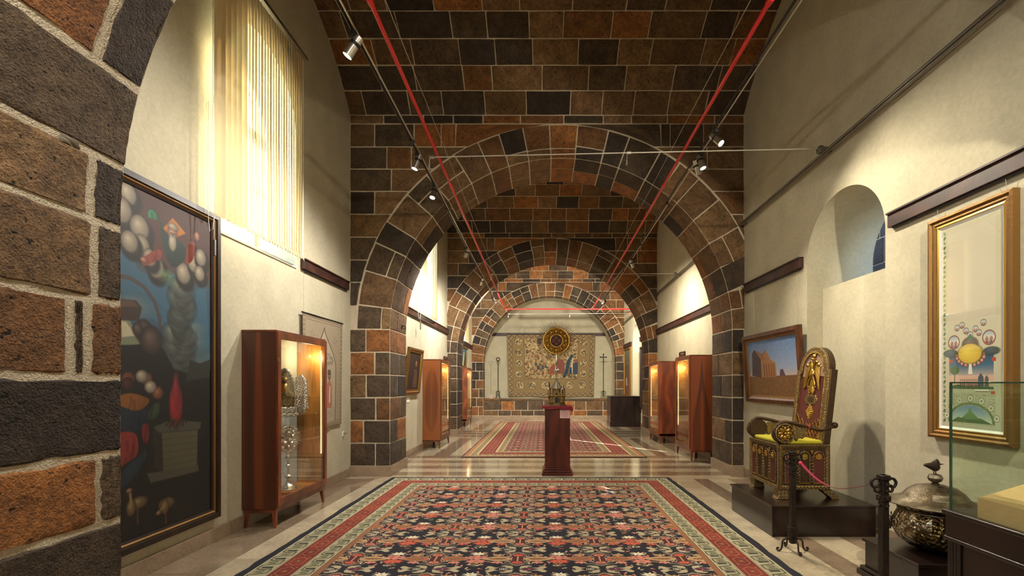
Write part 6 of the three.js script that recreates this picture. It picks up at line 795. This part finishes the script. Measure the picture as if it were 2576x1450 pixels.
// ------------------------------------------------------------------ glass case with belts at the edge of the view
{
  const t = thing('glass_case', 'dark wooden table case with a glass hood over tan cloth', 'display case', [2.61, 0, -1.95]), hx = 0.345, hz = 0.65, yb = 0.75;
  part('skirting', bx(-hx + 0.02, hx - 0.02, 0.0, 0.1, -hz + 0.02, hz - 0.02, 0.008), M.ebony, t); part('carcass', bx(-hx + 0.035, hx - 0.035, 0.1, yb - 0.13, -hz + 0.035, hz - 0.035, 0.004), M.ebony, t); part('frieze', bx(-hx + 0.012, hx - 0.012, yb - 0.15, yb - 0.02, -hz + 0.012, hz - 0.012, 0.006), M.ebony, t); part('frieze_moulding', [bx(-hx + 0.005, hx - 0.005, yb - 0.17, yb - 0.148, -hz + 0.005, hz - 0.005, 0.008), bx(-hx, hx, yb - 0.025, yb, -hz, hz, 0.008)], M.ebony, t);
  for (const [x, z] of [[-hx + 0.045, -hz + 0.06], [-hx + 0.045, hz - 0.06], [hx - 0.045, -hz + 0.06], [hx - 0.045, hz - 0.06]]) { const fl = []; for (let k = -1; k <= 1; k++) { fl.push(rod(V(x - Math.sign(-x) * -0.0 + (x < 0 ? -0.014 : 0.014), 0.1, z + k * 0.022), V(x + (x < 0 ? -0.014 : 0.014), yb - 0.17, z + k * 0.022), 0.011)); fl.push(rod(V(x + k * 0.02, 0.1, z + (z < 0 ? -0.03 : 0.03)), V(x + k * 0.02, yb - 0.17, z + (z < 0 ? -0.03 : 0.03)), 0.01)); } part('fluted_pilaster', fl, M.ebony, t); }
  const top = EYE, gx = hx - 0.03, gz = hz - 0.03; part('glass_panel', bx(-gx, -gx + 0.006, yb, top, -gz, gz, 0), M.greenGlass, t); part('glass_panel', bx(gx - 0.006, gx, yb, top, -gz, gz, 0), M.greenGlass, t); part('glass_panel', bx(-gx, gx, yb, top, -gz, -gz + 0.006, 0), M.greenGlass, t); part('glass_panel', bx(-gx, gx, yb, top, gz - 0.006, gz, 0), M.greenGlass, t); part('glass_lid', bx(-gx, gx, top, top + 0.006, -gz, gz, 0), M.greenGlass, t);
  for (const [x, z] of [[-1, -1], [-1, 1], [1, -1], [1, 1]]) part('glass_corner', bx(x * gx - 0.005, x * gx + 0.005, yb, top + 0.006, z * gz - 0.005, z * gz + 0.005, 0.001), M.glassEdge, t); for (const x of [-1, 1]) part('glass_rim', bx(x * gx - 0.005, x * gx + 0.005, top, top + 0.008, -gz, gz, 0.001), M.glassEdge, t); for (const z of [-1, 1]) part('glass_rim', bx(-gx, gx, top, top + 0.008, z * gz - 0.005, z * gz + 0.005, 0.001), M.glassEdge, t);
  const sl = extr(poly([[-0.3, 0], [0.3, 0], [0.3, 0.27], [-0.26, 0.1], [-0.3, 0.09]]), 1.0, 0.008); sl.translate(0, yb + 0.008, -0.47); part('sloping_cloth_board', fin(sl), M.tanCloth, t, 'sloping board covered in tan cloth');
  const belt = (name, lab, x, z, w, l, m) => { const b = thing(name, lab, 'belt', [2.61 + x, yb + 0.116 + 0.3036 * (x + 0.26) + 0.006, -1.95 + z]); const n = 8; for (let k = 0; k < n; k++) { const g = bx(-w / 2, w / 2, 0, 0.012, -l / 2 + (k * l) / n + 0.002, -l / 2 + ((k + 1) * l) / n - 0.002, 0.003); g.rotateZ(0.295); part('belt_plate', fin(g), m, b); } const bo = []; for (let k = 0; k < n; k++) bo.push(ball(w * 0.16, 0, 0.012, -l / 2 + ((k + 0.5) * l) / n, 0.6, 8)); part('boss_row', bo, M.gold, b); };
  belt('silver_belt', 'ornate silver gilt belt lying on the tan sloping board', -0.13, -0.02, 0.055, 0.7, M.bronze); belt('silver_belt', 'darker silver belt lying higher on the tan sloping board', 0.02, 0.05, 0.05, 0.7, M.silver);
}
// ------------------------------------------------------------------ far end: chest, staffs, cards
{
  const c = thing('black_chest', 'black wooden chest standing before the far gilt painting', 'chest', [2.76, 0, -15.7]); part('body', bx(-0.49, 0.5, 0.16, 1.0, -0.4, 0.4, 0.004), M.ebony, c); part('base', bx(-0.5, 0.51, 0, 0.16, -0.41, 0.41, 0.006), M.ebony, c); part('top_board', bx(-0.505, 0.51, 1.0, 1.03, -0.415, 0.415, 0.006), M.ebony, c); part('base_line', bx(-0.5, 0.51, 0.28, 0.295, 0.395, 0.404, 0), M.ebony, c);
  const feet = (t) => { for (let k = 0; k < 4; k++) { const a = (k / 4) * 6.2832 + 0.5; part('foot', tube([[0, 0.34, 0], [Math.cos(a) * 0.1, 0.3, Math.sin(a) * 0.1], [Math.cos(a) * 0.09, 0.14, Math.sin(a) * 0.09], [Math.cos(a) * 0.14, 0.0, Math.sin(a) * 0.14]], 0.011, 18, 6), M.black, t); } };
  const s1 = thing('ring_topped_staff', 'tall iron staff topped with a ring beside the tapestry', 'staff', [-2.03, 0.776, -20.8]); part('shaft', rod(V(0, 0.1, 0), V(0, 1.68, 0), 0.016), M.black, s1); part('ring', fin(new THREE.TorusGeometry(0.075, 0.02, 8, 24).translate(0, 1.78, 0)), M.bronzeDark, s1); part('collar', ball(0.035, 0, 1.68, 0), M.bronzeDark, s1); feet(s1);
  const s2 = thing('cross_topped_staff', 'tall iron staff topped with a cross beside the tapestry', 'staff', [2.74, 0.776, -20.6]); part('shaft', rod(V(0, 0.1, 0), V(0, 1.7, 0), 0.016), M.black, s2); part('cross', [bx(-0.13, 0.13, 1.84, 1.885, -0.012, 0.012, 0.006), bx(-0.022, 0.022, 1.68, 2.0, -0.012, 0.012, 0.006), ball(0.032, -0.13, 1.862, 0), ball(0.032, 0.13, 1.862, 0), ball(0.032, 0, 2.0, 0)], M.black, s2); part('collar', ball(0.032, 0, 1.66, 0), M.black, s2); feet(s2);
  const lc = thing('label_card', 'small pink label card on the platform beside the ring topped staff', 'card', [-2.3, 0.776, -20.4]); part('card', cb(0.13, 0.17, 0.008, 0, 0.085, 0, 0.001), M.card, lc); const pl = new THREE.PlaneGeometry(0.12, 0.16).toNonIndexed(); pl.translate(0, 0.085, 0.005); part('print', pl, S({ map: cardTex('#c9a6a8', '#8a6a70'), roughness: 0.8 }), lc);
  const pl2 = thing('wall_label', 'small pale label on the wall under the dark figure painting', 'label', [-2.68, 1.08, -9.1], Math.PI / 2); part('card', cb(0.2, 0.1, 0.006, 0, 0.05, 0.004, 0.001), M.white, pl2);
  const sk = thing('wall_socket', 'small white wall fitting low beside the first arch', 'socket', [-3.03, 0.66, -6.93], Math.PI / 2); part('plate', cb(0.05, 0.07, 0.012, 0, 0.035, 0.006, 0.004), M.white, sk); part('plug', rod(V(0, 0.045, 0.01), V(0.0, 0.04, 0.05), 0.014), M.steel, sk);
  const hk = thing('stone_hook', 'small iron hook fixed to the inner side of the first arch', 'hook', [XL, 2.42, -7.75]); part('plate', cb(0.015, 0.06, 0.05, 0.012, 0, 0, 0.004), M.iron, hk); part('hook_arm', tube([[0.015, 0.01, 0], [0.06, 0.01, 0], [0.075, -0.03, 0], [0.05, -0.04, 0]], 0.008, 16, 6), M.iron, hk);
}
renderer.render(scene, camera);
